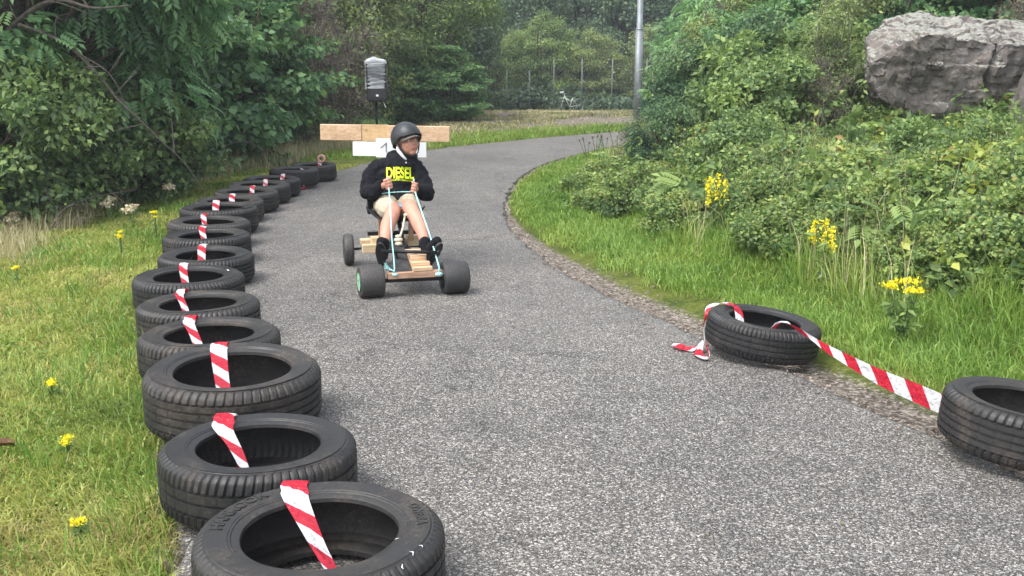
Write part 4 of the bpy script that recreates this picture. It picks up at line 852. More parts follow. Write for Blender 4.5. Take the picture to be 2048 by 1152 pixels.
for j in range(rows + 1):
    t = j / rows; z = .20 + .40 * min(t / .8, 1) + (.07 * ((t - .8) / .2) ** .6 if t > .8 else 0); s_ = 1 if t < .8 else math.sqrt(max(.02, 1 - ((t - .8) / .2) ** 2 * .9))
    for i in range(n):
        th = 2 * math.pi * i / n; c_, s2 = math.cos(th), math.sin(th); q_ = (abs(c_) ** 6 + abs(s2) ** 6) ** (-1 / 6); wr = .003 * math.sin(z * 95 + 2 * math.sin(th * 2) + c_ * 2) + .004 * math.sin(z * 210 + th * 3)
        V.append((q_ * c_ * (.172 * (1 if s2 < 0 else 1 - .28 * s2)) * s_ + wr * c_, q_ * s2 * .15 * s_ + wr * s2, z + .012 * c_ * (j == 0) + .03 * math.exp(-((c_ + .3) / .4) ** 2) * (t > .8)))
for j in range(rows):
    for i in range(n): F.append((j * n + i, j * n + (i + 1) % n, (j + 1) * n + (i + 1) % n, (j + 1) * n + i))
F.append(tuple(rows * n + i for i in range(n))); b = MB(); b.add(V, F)
m, nt, bs = newmat('wrapped_film'); tc = N(nt, 'TexCoord'); mp = N(nt, 'Mapping'); mp.inputs['Scale'].default_value = (2, 2, 22); nt.links.new(tc.outputs['Object'], mp.inputs[0]); no = N(nt, 'TexNoise', Scale=1.3, Detail=4.0, Distortion=1.2); nt.links.new(mp.outputs[0], no.inputs[0])
sz_ = N(nt, 'SeparateXYZ'); nt.links.new(tc.outputs['Object'], sz_.inputs[0]); rz_ = ramp(nt, sz_.outputs[2], [(.20, (.60,) * 3), (.33, (.55,) * 3), (.36, (.15,) * 3), (.56, (.15,) * 3), (.59, (.85,) * 3)])
rn_ = ramp(nt, no.outputs[0], [(.4, (.0,) * 3), (.62, (.55,) * 3)]); al = N(nt, 'Math', operation='ADD', use_clamp=True); nt.links.new(rz_.outputs[0], al.inputs[0]); nt.links.new(rn_.outputs[0], al.inputs[1]); nt.links.new(al.outputs[0], bs.inputs['Alpha'])
bs.inputs['Base Color'].default_value = (.40, .42, .44, 1); bs.inputs['Roughness'].default_value = .25; bump(nt, bs, no.outputs[0], .6, .02); M['film2'] = m
part(b, 'film_wrap', 'film2', sp_, smooth=True)
b = MB(); b.tube([(.09, -.10, .02), (.13, -.12, -.09)], [.006, .009], 6); part(b, 'film_end', 'film', sp_)

# ------------------------------------------------------------------ lamp post, fence, bicycle
lx, ly = 3.14, 26.0; lp = empty('lamp_post', (lx, ly, hz(lx, ly))); tag(lp, 'tall grey galvanised lamp post beyond the bend of the path', 'lamp post')
b = MB(); b.tube([(0, 0, -.3), (0, 0, 2.15)], [.104, .096], 20); part(b, 'lower_pole', 'galv', lp, smooth=True); b = MB(); b.tube([(0, 0, 2.151), (0, 0, 2.17), (0, 0, 2.19), (0, 0, 7.5)], [.101, .101, .078, .055], 20); part(b, 'upper_pole', 'galv', lp, smooth=True)
b = MB(); b.tube([(0, 0, 7.45), (0, -.15, 7.6), (0, -.7, 7.68)], .03, 10); part(b, 'arm', 'galv', lp, smooth=True); b = MB(); b.ell((0, -.95, 7.68), (.13, .35, .06)); part(b, 'lamp_head', 'galv', lp, smooth=True); b = MB(); b.box(-.045, .045, -.1055, -.098, .5, .85); part(b, 'hatch', 'galv', lp)
M['postgrey'] = simple('weathered_post', (.17, .20, .19), .7, .2)
fence = empty('wire_fence', (2.6, 36.2, -.37)); tag(fence, 'wire mesh fence with thin steel posts in front of the far shrubs', 'fence')
fx = [-4.2, -3.1, -1.9, -.9, -.18, .6, 1.45, 2.42, 3.47, 4.66, 5.75, 6.5, 7.6]
for i, x in enumerate(fx):
    b = MB(); hgt = 1.9 if i not in (3, 4, 5) else 1.5; b.tube([(x - 2.6, 0, -.1), (x - 2.6, 0, hgt)], .020, 8); part(b, 'post', 'postgrey', fence, smooth=True)
b = MB(); x0, x1 = fx[0] - 2.6, fx[-1] - 2.6
for k in range(9): z = .08 + k * .2; b.tube([(x0, 0, z), (x1, 0, z)], .0022, 3, False)
k = x0
while k < x1 - .2: b.tube([(k, .003, .05), (k, .003, 1.7)], .0018, 3, False); k += .2
part(b, 'wire_mesh', 'wire', fence)
bk = empty('bicycle', (1.95, 35.2, hz(1.95, 35.2)), R(38)); bk.rotation_euler = (R(4), 0, R(38)); bk.scale = (.72,) * 3; tag(bk, 'white framed bicycle parked at the wire fence', 'bicycle')
def ring(c, r, tr, n=28): return MB().tube([(c[0] + r * math.cos(2 * math.pi * k / n), c[1], c[2] + r * math.sin(2 * math.pi * k / n)) for k in range(n + 1)], tr, 6, False)
for xx, mt in ((-.52, 'blackplastic'), (.52, 'spoke')):
    w_ = part(ring((xx, 0, .33), .32, .018), 'wheel', mt, bk, smooth=True); b = MB()
    for k in range(10): t = math.pi * k / 10; b.tube([(xx - .3 * math.cos(t), 0, .33 - .3 * math.sin(t)), (xx + .3 * math.cos(t), 0, .33 + .3 * math.sin(t))], .002, 3)
    b.obj('spokes', M['spoke'], w_)
b = MB()
for p, q_, r_ in (((-.36, 0, .78), (-.02, 0, .28), .026), ((-.34, 0, .72), (.10, 0, .50), .022), ((-.02, 0, .28), (.16, 0, .72), .02), ((-.02, .03, .28), (.50, .03, .33), .014), ((.14, .03, .66), (.50, .03, .33), .012), ((-.36, 0, .80), (-.52, .04, .34), .018), ((-.40, 0, .90), (-.36, 0, .76), .018)): b.tube([p, q_], r_, 8)
part(b, 'frame', 'whitepaint', bk, smooth=True); b = MB(); b.tube([(-.42, -.28, .98), (-.44, -.12, 1.0), (-.42, 0, .95), (-.44, .12, 1.0), (-.42, .28, .98)], .014, 8); part(b, 'handlebar', 'blackmetal', bk)
b = MB(); b.ell((.20, 0, .80), (.13, .07, .03)); b.tube([(.16, 0, .7), (.19, 0, .79)], .014, 8); part(b, 'saddle', 'blackplastic', bk)
b = MB(); b.ell((-.55, -.06, .97), (.05, .05, .05)); b.ell((-.55, .07, .95), (.05, .05, .05)); part(b, 'lamp', 'whitepaint', bk)

# ------------------------------------------------------------------ trees and shrubs
plant('ash', 'ash_tree', -5.0, 10.9, 1.0, rot=.4, label='bright leaved ash tree overhanging the top left corner', cat='tree')
plant('hazelb', 'hazel_bush', -6.2, 11.6, 1.0, rot=2.1, label='dark broadleaf bush beneath the overhanging ash at far left', cat='bush')
plant('shrub', 'elder_bush', -4.75, 9.9, 1.15, rot=1.0, label='bright green rounded bush low at the left edge above the grass bank', cat='bush')
plant('shrubb', 'elder_bush', -4.15, 11.3, .95, rot=3.0, label='small green bush just right of the rounded left-edge bush', cat='bush')
plant('shrubb', 'elder_bush', -5.7, 8.9, 1.0, rot=4.0, label='green bush cut off by the left edge of the photo', cat='bush')
plant('hazel', 'hazel_tree', -5.25, 12.9, 1.05, rot=0, label='dark dense hazel behind the bare leaning branch', cat='tree')
plant('hazelb', 'hazel_tree', -4.75, 14.9, 1.05, rot=1.6, label='dark hazel in layered tiers above the long dry grass', cat='tree')
plant('hazel', 'hazel_tree', -4.3, 16.7, .95, rot=2.6, label='hazel at the right end of the dark left-hand mass', cat='tree')
plant('hazelb', 'hazel_tree', -6.6, 15.0, 1.35, rot=5, label='tall shadowed hazel deep behind the leaning branch', cat='tree')
plant('twiggy', 'twiggy_shrub', -3.85, 17.6, 1.25, rot=1, label='brownish twiggy half-bare shrub left of the cart plank', cat='shrub')
plant('twiggy', 'twiggy_shrub', -3.35, 19.2, 1.1, rot=3, label='thin twiggy shrub directly behind the left plank end', cat='shrub')
plant('feather', 'young_birch', -4.6, 19.6, 1.25, rot=.5, label='pale slender birch rising behind the twiggy shrub', cat='tree')
plant('featherb', 'young_birch', -3.75, 21.8, 1.3, rot=2.5, label='light feathery birch just left of the loudspeaker', cat='tree')
plant('feather', 'young_birch', -3.0, 22.6, 1.2, rot=4, label='slender birch directly behind the loudspeaker', cat='tree')
plant('featherb', 'young_birch', -5.2, 22.6, 1.5, rot=5, label='taller feathery birch between hazels and loudspeaker', cat='tree')
plant('round', 'willow_tree', -2.05, 25.2, 1.08, rot=.3, label='large round grey-green willow right of the loudspeaker', cat='tree')
plant('hazelb', 'hazel_bush', -2.5, 24.2, .75, .6, rot=2, label='dark low bush at the foot of the round willow, left side', cat='bush')
plant('hazel', 'hazel_bush', -1.55, 24.3, .7, .5, rot=4, label='dark low bush at the foot of the round willow, right side', cat='bush')
plant('round', 'willow_tree', -3.6, 27.5, 1.15, rot=2.3, label='grey-green willow half hidden behind the loudspeaker birches', cat='tree')
plant('willow', 'sallow_bush', 1.0, 39.8, 1.02, 1.0, rot=1.2, label='yellow-topped round sallow behind the wire fence left of the lamp post', cat='bush')
for (k, x, y, s, r, lab) in (('featherb', -1.5, 37.6, 1.0, 1, 'pale sapling at the left end of the wire fence'), ('feather', -.7, 38.0, .95, 2, 'slim sapling between round willow and round sallow'), ('featherb', 2.9, 39, .88, 3, 'feathery sapling right of the round sallow'), ('featherb', 3.7, 39.4, .82, 4, 'yellowish feathery sapling just left of the lamp post'), ('featherb', 4.9, 39, .92, .3, 'feathery sapling just right of the lamp post'), ('willow', 6.2, 40, .8, 2, 'broad sallow right of the lamp post behind the fence')):
    plant(k, 'sapling' if k != 'willow' else 'sallow_bush', x, y, s, rot=r, label=lab, cat='sapling' if k != 'willow' else 'bush')
G_ = 'dark trees closing off the view behind the path'
for i, (k, x, y, s) in enumerate([('farb', -9.5, 13, 1), ('farb', -8.8, 17, 1.1), ('far', -9.5, 21, 1), ('farb', -7.0, 23.5, 1.1), ('farb', -6.3, 27.5, 1.05), ('farb', -4.8, 31.5, 1.0), ('farb', -2.2, 33.5, .85), ('far', -7.5, 38, 1.1), ('far', -3.4, 47, 1), ('far', -.2, 49, 1.1), ('far', 3.4, 50, 1.05), ('far', 5.6, 49, 1.0), ('far', 12.6, 47, 1.1),
                                  ('far', -6, 55, 1.3), ('far', -1.6, 58, 1.35), ('far', 2.2, 60, 1.3), ('far', 13.5, 56, 1.4), ('far', -13, 30, 1.3), ('far', -14, 20, 1.2), ('far', 16, 42, 1.2), ('far', 20, 36, 1.2), ('farb', .9, 45.5, .9), ('farb', 5.2, 45, .9)]):
    plant(k, 'woodland_tree', x, y, s, rot=i * 1.7, label='dark green tree in the unbroken wood behind the shrubs and fence', cat='tree', group=G_)
# right bank, back to front
for (k, nm, x, y, s, r, lab, c_) in (
    ('rowan', 'rowan_tree', 3.9, 23.5, .74, 0, 'light rowan with feathered leaves right of the lamp post top', 'tree'),
    ('featherb', 'young_birch', 5.2, 25.5, .95, 1, 'pale thin birch with bare twigs left of the high hedge', 'tree'),
    ('rowan', 'rowan_tree', 3.9, 18.6, .62, 2, 'rowan leaning over the bend at the hedge front', 'tree'),
    ('twiggy', 'twiggy_shrub', 5.0, 19.2, 1.2, 3, 'reddish twiggy shrub high in the bank hedge', 'shrub'),
    ('hazelb', 'hazel_tree', 4.5, 17.0, .78, 4, 'mid green hazel in the middle of the high bank hedge', 'tree'),
    ('featherb', 'young_birch', 4.6, 20.4, .80, 2, 'light leaved birch rising in the hedge between lamp post and boulder', 'tree'),
    ('rowan', 'rowan_tree', 4.3, 15.4, .62, 3, 'rowan with fine leaflets in front of the hedge hazel', 'tree'),
    ('feather', 'young_birch', 5.9, 17.0, .8, 1, 'pale birch standing left above the boulder', 'tree'),
    ('willow', 'sallow_bush', 6.6, 21.5, 1.0, 5, 'tall pale sallow at the crest of the right bank', 'bush'),
    ('round', 'willow_tree', 8.8, 24, .9, 5, 'grey-green willow high behind the right bank hedge', 'tree'),
    ('hazel', 'hazel_tree', 5.2, 14.6, .78, 1, 'dark hazel just above the left end of the boulder', 'tree'),
    ('hazelb', 'hazel_tree', 6.7, 14.0, .9, 2.2, 'dark hazel behind the middle of the boulder', 'tree'),
    ('hazel', 'hazel_tree', 8.2, 13.2, 1.0, 3.2, 'dark hazel behind the right part of the boulder', 'tree'),
    ('hazelb', 'hazel_tree', 3.55, 14.2, .62, .2, 'dense green hazel left of the boulder', 'tree'),
    ('shrubb', 'hawthorn_bush', 3.5, 12.2, .9, .2, 'leafy bush tucked against the left side of the boulder', 'bush'),
    ('darkshrub', 'hawthorn_bush', 2.68, 14.4, .72, 1.2, 'dark bush at the hedge tip beside the far bend', 'bush'),
    ('darkshrub', 'hawthorn_bush', 2.18, 12.3, .74, 2.2, 'rounded dark green bush nearest the inside of the bend', 'bush'),
    ('darkshrub', 'hawthorn_bush', 2.9, 12.4, .85, 3.2, 'bush behind the rounded one on the inside of the bend', 'bush'),
    ('shrub', 'hawthorn_bush', 3.0, 16.6, .8, 4.2, 'bush below the leaning rowan', 'bush'),
    ('shrubb', 'hawthorn_bush', 2.6, 10.9, .75, 5.2, 'low spreading bush in front of the bend bushes', 'bush'),
    ('hazelb', 'hazel_bush', 3.3, 13.2, .60, 1.1, 'leafy hazel bush low in the hedge above the bend bushes', 'bush'),
    ('featherb', 'young_birch', 2.75, 13.6, .55, 2.1, 'thin light birch sprouting at the hedge front', 'tree'),
    ('rowan', 'rowan_tree', 2.8, 15.8, .50, 3.1, 'short rowan at the hedge tip beside the lamp post', 'tree'),
    ('featherb', 'young_birch', 4.1, 13.0, .60, 4.4, 'light birch sapling between hedge and boulder', 'tree'),
    ('willow', 'sallow_bush', 4.9, 18.2, .68, 1.4, 'grey-green sallow filling the hedge behind the hazel', 'bush'),
    ('twiggy', 'twiggy_shrub', 3.6, 16.0, .85, 5, 'bare-twigged shrub sticking up through the hedge', 'shrub'),
    ('hazel', 'hazel_tree', 4.0, 14.6, .62, 1.9, 'taller dark hazel in the hedge left of the boulder', 'tree'),
    ('rowan', 'rowan_tree', 3.2, 14.9, .70, 5.1, 'tall rowan with feathered leaves in the middle of the hedge', 'tree'),
    ('featherb', 'young_birch', 3.45, 11.4, .42, .4, 'knee-high birch shoots just left of the brown heather clump', 'sapling'),
    ('sapling', 'alder_sapling', 2.45, 11.6, .80, 1.4, 'leafy alder sapling above the low bend bushes', 'sapling'),
    ('twiggy', 'twiggy_shrub', 2.9, 14.2, .75, 2.4, 'grey twiggy shrub at the left end of the hedge', 'shrub'),
    ('darkshrub', 'hawthorn_bush', 1.62, 10.7, .50, 3.2, 'small dark bush nearest the bright grass inside the bend', 'bush'),
    ('shrubb', 'hawthorn_bush', 2.15, 9.6, .48, 1.2, 'low bush between the bend bush and the tallest yellow spikes', 'bush'),
    ('twiggy', 'twiggy_shrub', 1.38, 11.2, .30, 2, 'low brown tangle of dead weeds at the inside of the bend', 'shrub'),
    ('twiggy', 'heather_clump', 5.6, 11.3, .5, 2, 'brown twiggy clump overhanging the right end of the boulder', 'shrub'),
    ('twiggy', 'heather_clump', 3.15, 10.6, .38, 1, 'dead brown heather clump left below the boulder', 'shrub'),
    ('sapling', 'alder_sapling', 3.30, 8.6, .30, 0, 'leafy sapling in front of the boulder, left one', 'sapling'),
    ('sapling', 'alder_sapling', 3.75, 8.3, .36, 2, 'leafy sapling in front of the boulder middle', 'sapling'),
    ('sapling', 'alder_sapling', 4.15, 8.0, .36, 4, 'leafy sapling at the right edge under the boulder', 'sapling'),
    ('sapling', 'alder_sapling', 3.0, 7.7, .34, 5, 'young leafy sapling above the upright yellow flowers', 'sapling')):
    plant(k, nm, x, y, s, rot=r, label=lab, cat=c_)
rs = np.random.RandomState(21); cnt = 0; placed = []
for _ in range(900):
    if cnt >= 56: break
    x = rs.uniform(1.0, 6.5); y = rs.uniform(3.6, 15); h_, dr, dl, ins = terrain([x], [y]); dr = dr[0]
    if dr < 1.0 + .4 * float(sstep(11, 7, y)) or dr > 5.2 or (y > 11.4 and dr < 1.75) or x > (y * .56 + .6): continue
    if any((x - a) ** 2 + (y - c) ** 2 < .42 ** 2 for a, c in placed): continue
    if x > 3.2 and 8.2 < y < 11.5: continue
    placed.append((x, y)); plant(('bramble', 'brambleb')[cnt % 2], 'bramble', x, y, rs.uniform(.45, .8), rs.uniform(.35, .7), rs.uniform(0, 6.3), 'low leafy bramble mound among the many covering the right bank', 'bramble', 'brambles covering the right bank'); cnt += 1
# bare leaning branch and dead twigs in the left scrub
def deadbranch(name, pts, r0, label, seed, side=6, sl=.5):
    rs = np.random.RandomState(seed); P = catmull(pts, 6); b = MB(); n = len(P); b.tube(P, [r0 * (1 - .8 * i / (n - 1)) for i in range(n)], 7)
    for k in range(side):
        i = int(n * (.12 + .75 * k / side)); p = P[i]; d = Vector(rs.randn(3)); d.z = abs(d.z) * rs.choice([-1, 1]) * .8; d.normalize(); L = sl * (.4 + rs.rand()); q1 = p + d * L * .5 + Vector(rs.randn(3)) * .04; q2 = p + d * L + Vector(rs.randn(3)) * .10 - Vector((0, 0, .08))
        b.tube(catmull([p, q1, q2], 4), [r0 * .4 * (1 - .8 * j / 8) for j in range(9)], 5)
        for _ in range(2): e = q1 + Vector(rs.randn(3)) * .14; b.tube([q1, (q1 + e) / 2 + Vector(rs.randn(3)) * .015, e], [r0 * .16, r0 * .12, r0 * .05], 4)
    return tag(b.obj(name, M['greybark'], smooth=True), label, 'branch')
deadbranch('bare_branch', [(-4.62, 9.9, 1.78), (-4.2, 9.85, 1.62), (-3.98, 9.9, 1.40), (-3.78, 10.0, 1.08), (-3.62, 10.1, .88), (-3.45, 10.2, .66), (-3.3, 10.4, .42), (-3.15, 10.6, .05)], .021, 'long bare grey branch slanting down through the left bushes', 5, 8, .5)
deadbranch('bare_branch', [(-4.9, 10.2, 1.7), (-4.5, 10.0, 1.93), (-4.2, 9.9, 2.0), (-3.9, 9.9, 1.93), (-3.6, 10, 1.96)], .032, 'thick arched bough across the top left corner', 6, 4, .5)
deadbranch('bare_branch', [(-2.95, 12.5, 2.0), (-2.85, 12.5, 1.72), (-2.72, 12.6, 1.55), (-2.55, 12.7, 1.38), (-2.45, 12.8, 1.30)], .013, 'thin pale twig hanging in front of the dark hazels', 8, 3, .3) if False else None
deadbranch('fallen_branch', [(-4.15, 9.0, -.1), (-4.05, 9.2, .14), (-3.85, 9.5, .22), (-3.6, 9.8, .24)], .012, 'thin fallen branch lying over weeds at the foot of the left bushes', 11, 5, .35)
deadbranch('fallen_branch', [(-3.9, 13.4, .05), (-3.75, 13.45, .34), (-3.5, 13.5, .42), (-3.3, 13.6, .3), (-3.2, 13.7, .1)], .012, 'small arched dead branch at the edge of the long dry grass', 12, 5, .3)

# ------------------------------------------------------------------ grass and ground cover
def blades(x, y, z, h, wd, lean, ang, tint):
    n = len(x); B = np.stack([x, y, z], -1); d = np.stack([np.cos(ang), np.sin(ang), np.zeros(n)], -1); s = np.stack([-np.sin(ang), np.cos(ang), np.zeros(n)], -1)
    rt = np.random.RandomState(n).rand(n) * 6.28; s = np.stack([np.cos(rt), np.sin(rt), np.zeros(n)], -1); w = wd[:, None] * .5
    up = np.array([0, 0, 1.0]); hh = h[:, None]; ln = lean[:, None]
    Mi = B + up * hh * .55 * (1 - .25 * ln) + d * hh * ln * .30; T = B + up * hh * (1 - .55 * ln) + d * hh * ln * .95
    v = np.stack([B - s * w, B + s * w, Mi + s * w * .85, Mi - s * w * .85, T], 1).reshape(-1, 3); o = np.arange(n)[:, None] * 5
    return v, o + np.array([[0, 1, 2, 3]]), o + np.array([[3, 2, 4]]), np.repeat(tint, 5)
def grass(name, n, xr, yr, mask, hfun, wfun, leanr, tintf, mat, label, seed, near=True, cat_='grass'):
    rs = np.random.RandomState(seed); x = rs.uniform(*xr, n); y = rs.uniform(*yr, n)
    if near: y = yr[0] + (yr[1] - yr[0]) * rs.rand(n) ** 1.9
    h_, dr, dl, ins = terrain(x, y); dens = mask(x, y, dr, dl, ins); ok = rs.rand(n) < dens; x, y, h_, dr, dl = [a[ok] for a in (x, y, h_, dr, dl)]; n = len(x)
    h = hfun(x, y, dr, dl, rs.rand(n)); ang = fnoise(x, y, .9) * 9 + rs.randn(n) * 1.6; h = h * (.7 + .6 * vnoise(x, y, 14)); lean = np.clip(leanr[0] + (leanr[1] - leanr[0]) * rs.rand(n), 0, 1.3)
    v, q, t, c = blades(x, y, h_ - .004, h, wfun(y, rs.rand(n)), lean, ang, np.clip(tintf(x, y, dr, dl) + rs.randn(n) * .14, 0, 1))
    me = np_mesh(name, v, quads=q, tris=t, attrs={'tint': c}); o = link(name, me, M[mat]); tag(o, label, cat_, kind='stuff'); return o
wn1 = lambda y, r: (.0022 + .0007 * y) * (.6 + .8 * r)
# short matted grass of the left verge
grass('grass', 560000, (-6.2, 0), (1.9, 14.5), lambda x, y, dr, dl, i: ((dl > 0) * np.clip(dl * 9 - .1 + .5 * fnoise(x, y, 6), 0, 1) * (x > -.62 * y - .5) * (dl < 3.4)),
      lambda x, y, dr, dl, r: (.028 + .045 * r + .11 * np.clip(fnoise(x, y, 2.2, ox=5) - .56, 0, 1) * 3 * r) * (1 + .5 * np.exp(-dl * 6)), wn1, (.35, 1.2),
      lambda x, y, dr, dl: .40 + 1.1 * (fnoise(x, y, 1.5, 4, 3) - .42) + .12 * (fnoise(x, y, 9) > .56) + .1 * sstep(.8, 2.2, dl), 'grass', 'short matted yellow-green grass on the left verge', 31)
grass('grass_tufts', 50000, (-5, 0), (2.0, 11), lambda x, y, dr, dl, i: ((dl > .05) * (fnoise(x, y, 2.6, 2, 9) > .62) * 1.0 * (x > -.62 * y - .5) * (dl < 3) + (dl > 0) * (dl < .14) * .8),
      lambda x, y, dr, dl, r: .07 + .10 * r, wn1, (.25, .9), lambda x, y, dr, dl: .38 + 0 * x, 'vgrass', 'lush bright green tufts beside the tyre row', 32)
# long seeded dry grass before the left wood
grass('dry_grass', 170000, (-6.5, -2.4), (5.5, 19.5), lambda x, y, dr, dl, i: np.clip((dl - (.95 + .5 * fnoise(x, y, 1))) * 1.3, 0, 1) * (dl < 3.4) * (fnoise(x, y, 1.2, 3, 40) > .35 - .2 * sstep(11, 13, y)),
      lambda x, y, dr, dl, r: .12 + .28 * r * np.clip((y - 4) / 8, .3, 1), lambda y, r: (.0018 + .00045 * y) * (.6 + .8 * r), (.1, .8), lambda x, y, dr, dl: .62 + .3 * (fnoise(x, y, 2) - .5), 'drygrass', 'long dry straw-coloured grass at the foot of the left wood', 33, near=False)
# far bank across the path
grass('bank_grass', 90000, (-5, 7), (15.5, 34), lambda x, y, dr, dl, i: (dl > .03) * (dl < .9 + 1.1 * fnoise(x, y, .8)) * (1 - .8 * ((np.abs(y - (24.5 + .25 * (x - 2))) < 1.2) & (x > 1.4))), lambda x, y, dr, dl, r: .07 + .12 * r, lambda y, r: .009 + .012 * r, (.2, 1.0),
      lambda x, y, dr, dl: .50 + .5 * (fnoise(x, y, 1) - .5), 'vgrass', 'bright grass strip on the far side of the bend', 34, near=False)
grass('bank_dry_grass', 80000, (-5, 8), (19, 35), lambda x, y, dr, dl, i: (dl > 1.1) * (fnoise(x, y, 1.1, 3, 4) > .38) * (1 - .97 * ((np.abs(y - (24.5 + .25 * (x - 2))) < 1.3) & (x > 1.0))), lambda x, y, dr, dl, r: .05 + .14 * r * fnoise(x, y, .9), lambda y, r: .010 + .012 * r, (.3, 1.1),
      lambda x, y, dr, dl: .45 + .9 * (fnoise(x, y, .8) - .45), 'drygrass', 'faded dry grass on the far bank below the fence', 35, near=False)
# right verge
gedge = lambda y: .38 * np.clip(1.6 - np.abs(y - 5.6) / 3.2, .10, 1.1)
grass('verge_grass', 330000, (-.4, 4.5), (2.6, 17.5), lambda x, y, dr, dl, i: (dr > 0) * np.clip((dr - gedge(y) * (.55 + .75 * fnoise(x, y, 3))) * 7, 0, 1) * (dr < 2.0), lambda x, y, dr, dl, r: (.035 + .085 * r * (.4 + fnoise(x, y, 2)) + .10 * np.clip(dr - .9, 0, 1) * r), wn1, (.2, 1.0),
      lambda x, y, dr, dl: .36 + .55 * (fnoise(x, y, 1.4, 3, 8) - .45) + .25 * np.exp(-np.maximum(dr - gedge(y), 0) * 6), 'vgrass', 'long bright green grass on the right verge', 36)
grass('seed_stalks', 9000, (1, 5.5), (4, 13), lambda x, y, dr, dl, i: (dr > 1.1) * (dr < 3.2) * (fnoise(x, y, 1.5, 2, 60) > .5), lambda x, y, dr, dl, r: .25 + .30 * r, lambda y, r: .003 + .002 * r, (.0, .5), lambda x, y, dr, dl: .7 + 0 * x, 'drygrass', 'pale dry seed stalks standing in the right bank weeds', 37, near=False)
# leafy weeds: clover in the lawn, herbs and nettles over the bank
def cover(name, n, xr, yr, mask, mound, size, mat, label, seed, asp=.4, tint0=.42, near=1.0, kind='broad'):
    rs = np.random.RandomState(seed); x = rs.uniform(*xr, n); y = yr[0] + (yr[1] - yr[0]) * rs.rand(n) ** near; h_, dr, dl, ins = terrain(x, y); ok = rs.rand(n) < mask(x, y, dr, dl); x, y, h_, dr, dl = [a[ok] for a in (x, y, h_, dr, dl)]; n = len(x)
    m = mound(x, y, dr, dl); z = h_ + m * rs.rand(n) ** .45; P = np.stack([x, y, z], -1); D = norm(np.stack([rs.randn(n) * .5, rs.randn(n) * .5 - .3, np.full(n, .35)], -1))
    ct = tint0 + .7 * (fnoise(x, y, 2.3, 3, seed) - .45); size = size * (.7 + .8 * (fnoise(x, y, 1.1, 2, seed + 9) > .5)); v, t, c = broad(P, D, size, rs, asp, .1, ct, .45) if kind == 'broad' else pinnate(P, D, size, rs, 6, ct); return tag(link(name, np_mesh(name, v, tris=t, attrs={'tint': c}), M[mat]), label, 'plants', kind='stuff')
cover('clover', 30000, (-5.5, 0), (2, 9), lambda x, y, dr, dl: (dl > .1) * (dl < 3.2) * (x > -.62 * y - .5) * (fnoise(x, y, 1.9, 3, 70) > .54), lambda x, y, dr, dl: .045 + 0 * x, .013, 'vgrass', 'small clover and weed leaves in the left lawn', 41, .45, .5, 1.6)
keep = lambda x, y: 1 - .8 * ((x > 3.0) & (y > 7.6) & (y < 11.2))
toe = lambda x, y: .75 + .55 * sstep(11.5, 7.5, y) + .42 * sstep(11.2, 12.6, y) * sstep(17, 15.5, y) + .35 * fnoise(x, y, 2)
cover('ground_cover', 300000, (.5, 8), (3.6, 20), lambda x, y, dr, dl: (dr > toe(x, y)) * (dr < 7) * (x < .60 * y + 1.0), lambda x, y, dr, dl: (.03 + .62 * np.clip(fnoise(x, y, 2.1, 3, 12) - .30, 0, 1)) * sstep(.6, 1.9, dr), .040, 'bramble_leaf', 'tangled bramble and weed leaves carpeting the right bank', 42, .4, .42, 1.25)
cover('bank_weeds', 90000, (.5, 7), (3.6, 14), lambda x, y, dr, dl: (dr > toe(x, y)) * (dr < 5.5) * (x < .60 * y + 1.0) * (fnoise(x, y, 1.1, 2, 30) > .48), lambda x, y, dr, dl: (.10 + .42 * np.clip(fnoise(x, y, 2.2, 2, 22) - .3, 0, 1)) * sstep(.6, 1.9, dr), .052, 'shrub_leaf', 'nettles and tall weeds mixed into the right bank cover', 43, .26, .5, 1.2)
cover('pale_shoots', 60000, (.5, 7), (3.6, 15), lambda x, y, dr, dl: (dr > toe(x, y)) * (dr < 5.5) * (x < .60 * y + 1.0) * (fnoise(x, y, 1.3, 3, 90) > .53), lambda x, y, dr, dl: keep(x, y) * (.14 + .42 * np.clip(fnoise(x, y, 1.9, 2, 33) - .2, 0, 1)) * sstep(.5, 1.7, dr), .045, 'yellow_leaf', 'pale yellowing shoots scattered through the right bank brambles', 47, .3, .5, 1.2)
cover('ferny_weeds', 5200, (.7, 7), (4.5, 14), lambda x, y, dr, dl: (dr > toe(x, y) + .1) * (dr < 5) * (x < .60 * y + 1.0) * (fnoise(x, y, .9, 2, 55) > .5), lambda x, y, dr, dl: (.16 + .36 * np.clip(fnoise(x, y, 2, 2, 44) - .2, 0, 1)) * sstep(.5, 1.7, dr), .15, 'shrub_leaf', 'ferny tansy leaves among the right bank brambles', 48, .3, .55, 1.1, 'pinnate')
cover('wood_edge_weeds', 60000, (-9, -2.6), (5.5, 24), lambda x, y, dr, dl: (dl > 1.9 + .6 * fnoise(x, y, 1.5)) * (dl < 6.5) * (x > -.62 * y - 1), lambda x, y, dr, dl: (.06 + .5 * np.clip(fnoise(x, y, 1.2, 3, 17) - .25, 0, 1)) * sstep(1.9, 3.2, dl), .07, 'hazel_leaf', 'low weeds and brambles along the edge of the left wood', 44, .38, .6)
cover('understory', 50000, (-12, 14), (30, 50), lambda x, y, dr, dl: (y > 36.6) * 1.0, lambda x, y, dr, dl: 1.4 * fnoise(x, y, .6), .16, 'far_leaf', 'dark undergrowth behind the wire fence', 45, .35, .35)
cover('hedge_base', 40000, (-6, 0), (22, 35), lambda x, y, dr, dl: (y > 24.5 - .3 * (x + 1) * 0) * (x < -.9 - .0 * y) * 1.0, lambda x, y, dr, dl: .9 * fnoise(x, y, .9), .11, 'hazel_leaf', 'dark low growth under the round willow', 46, .35, .3)
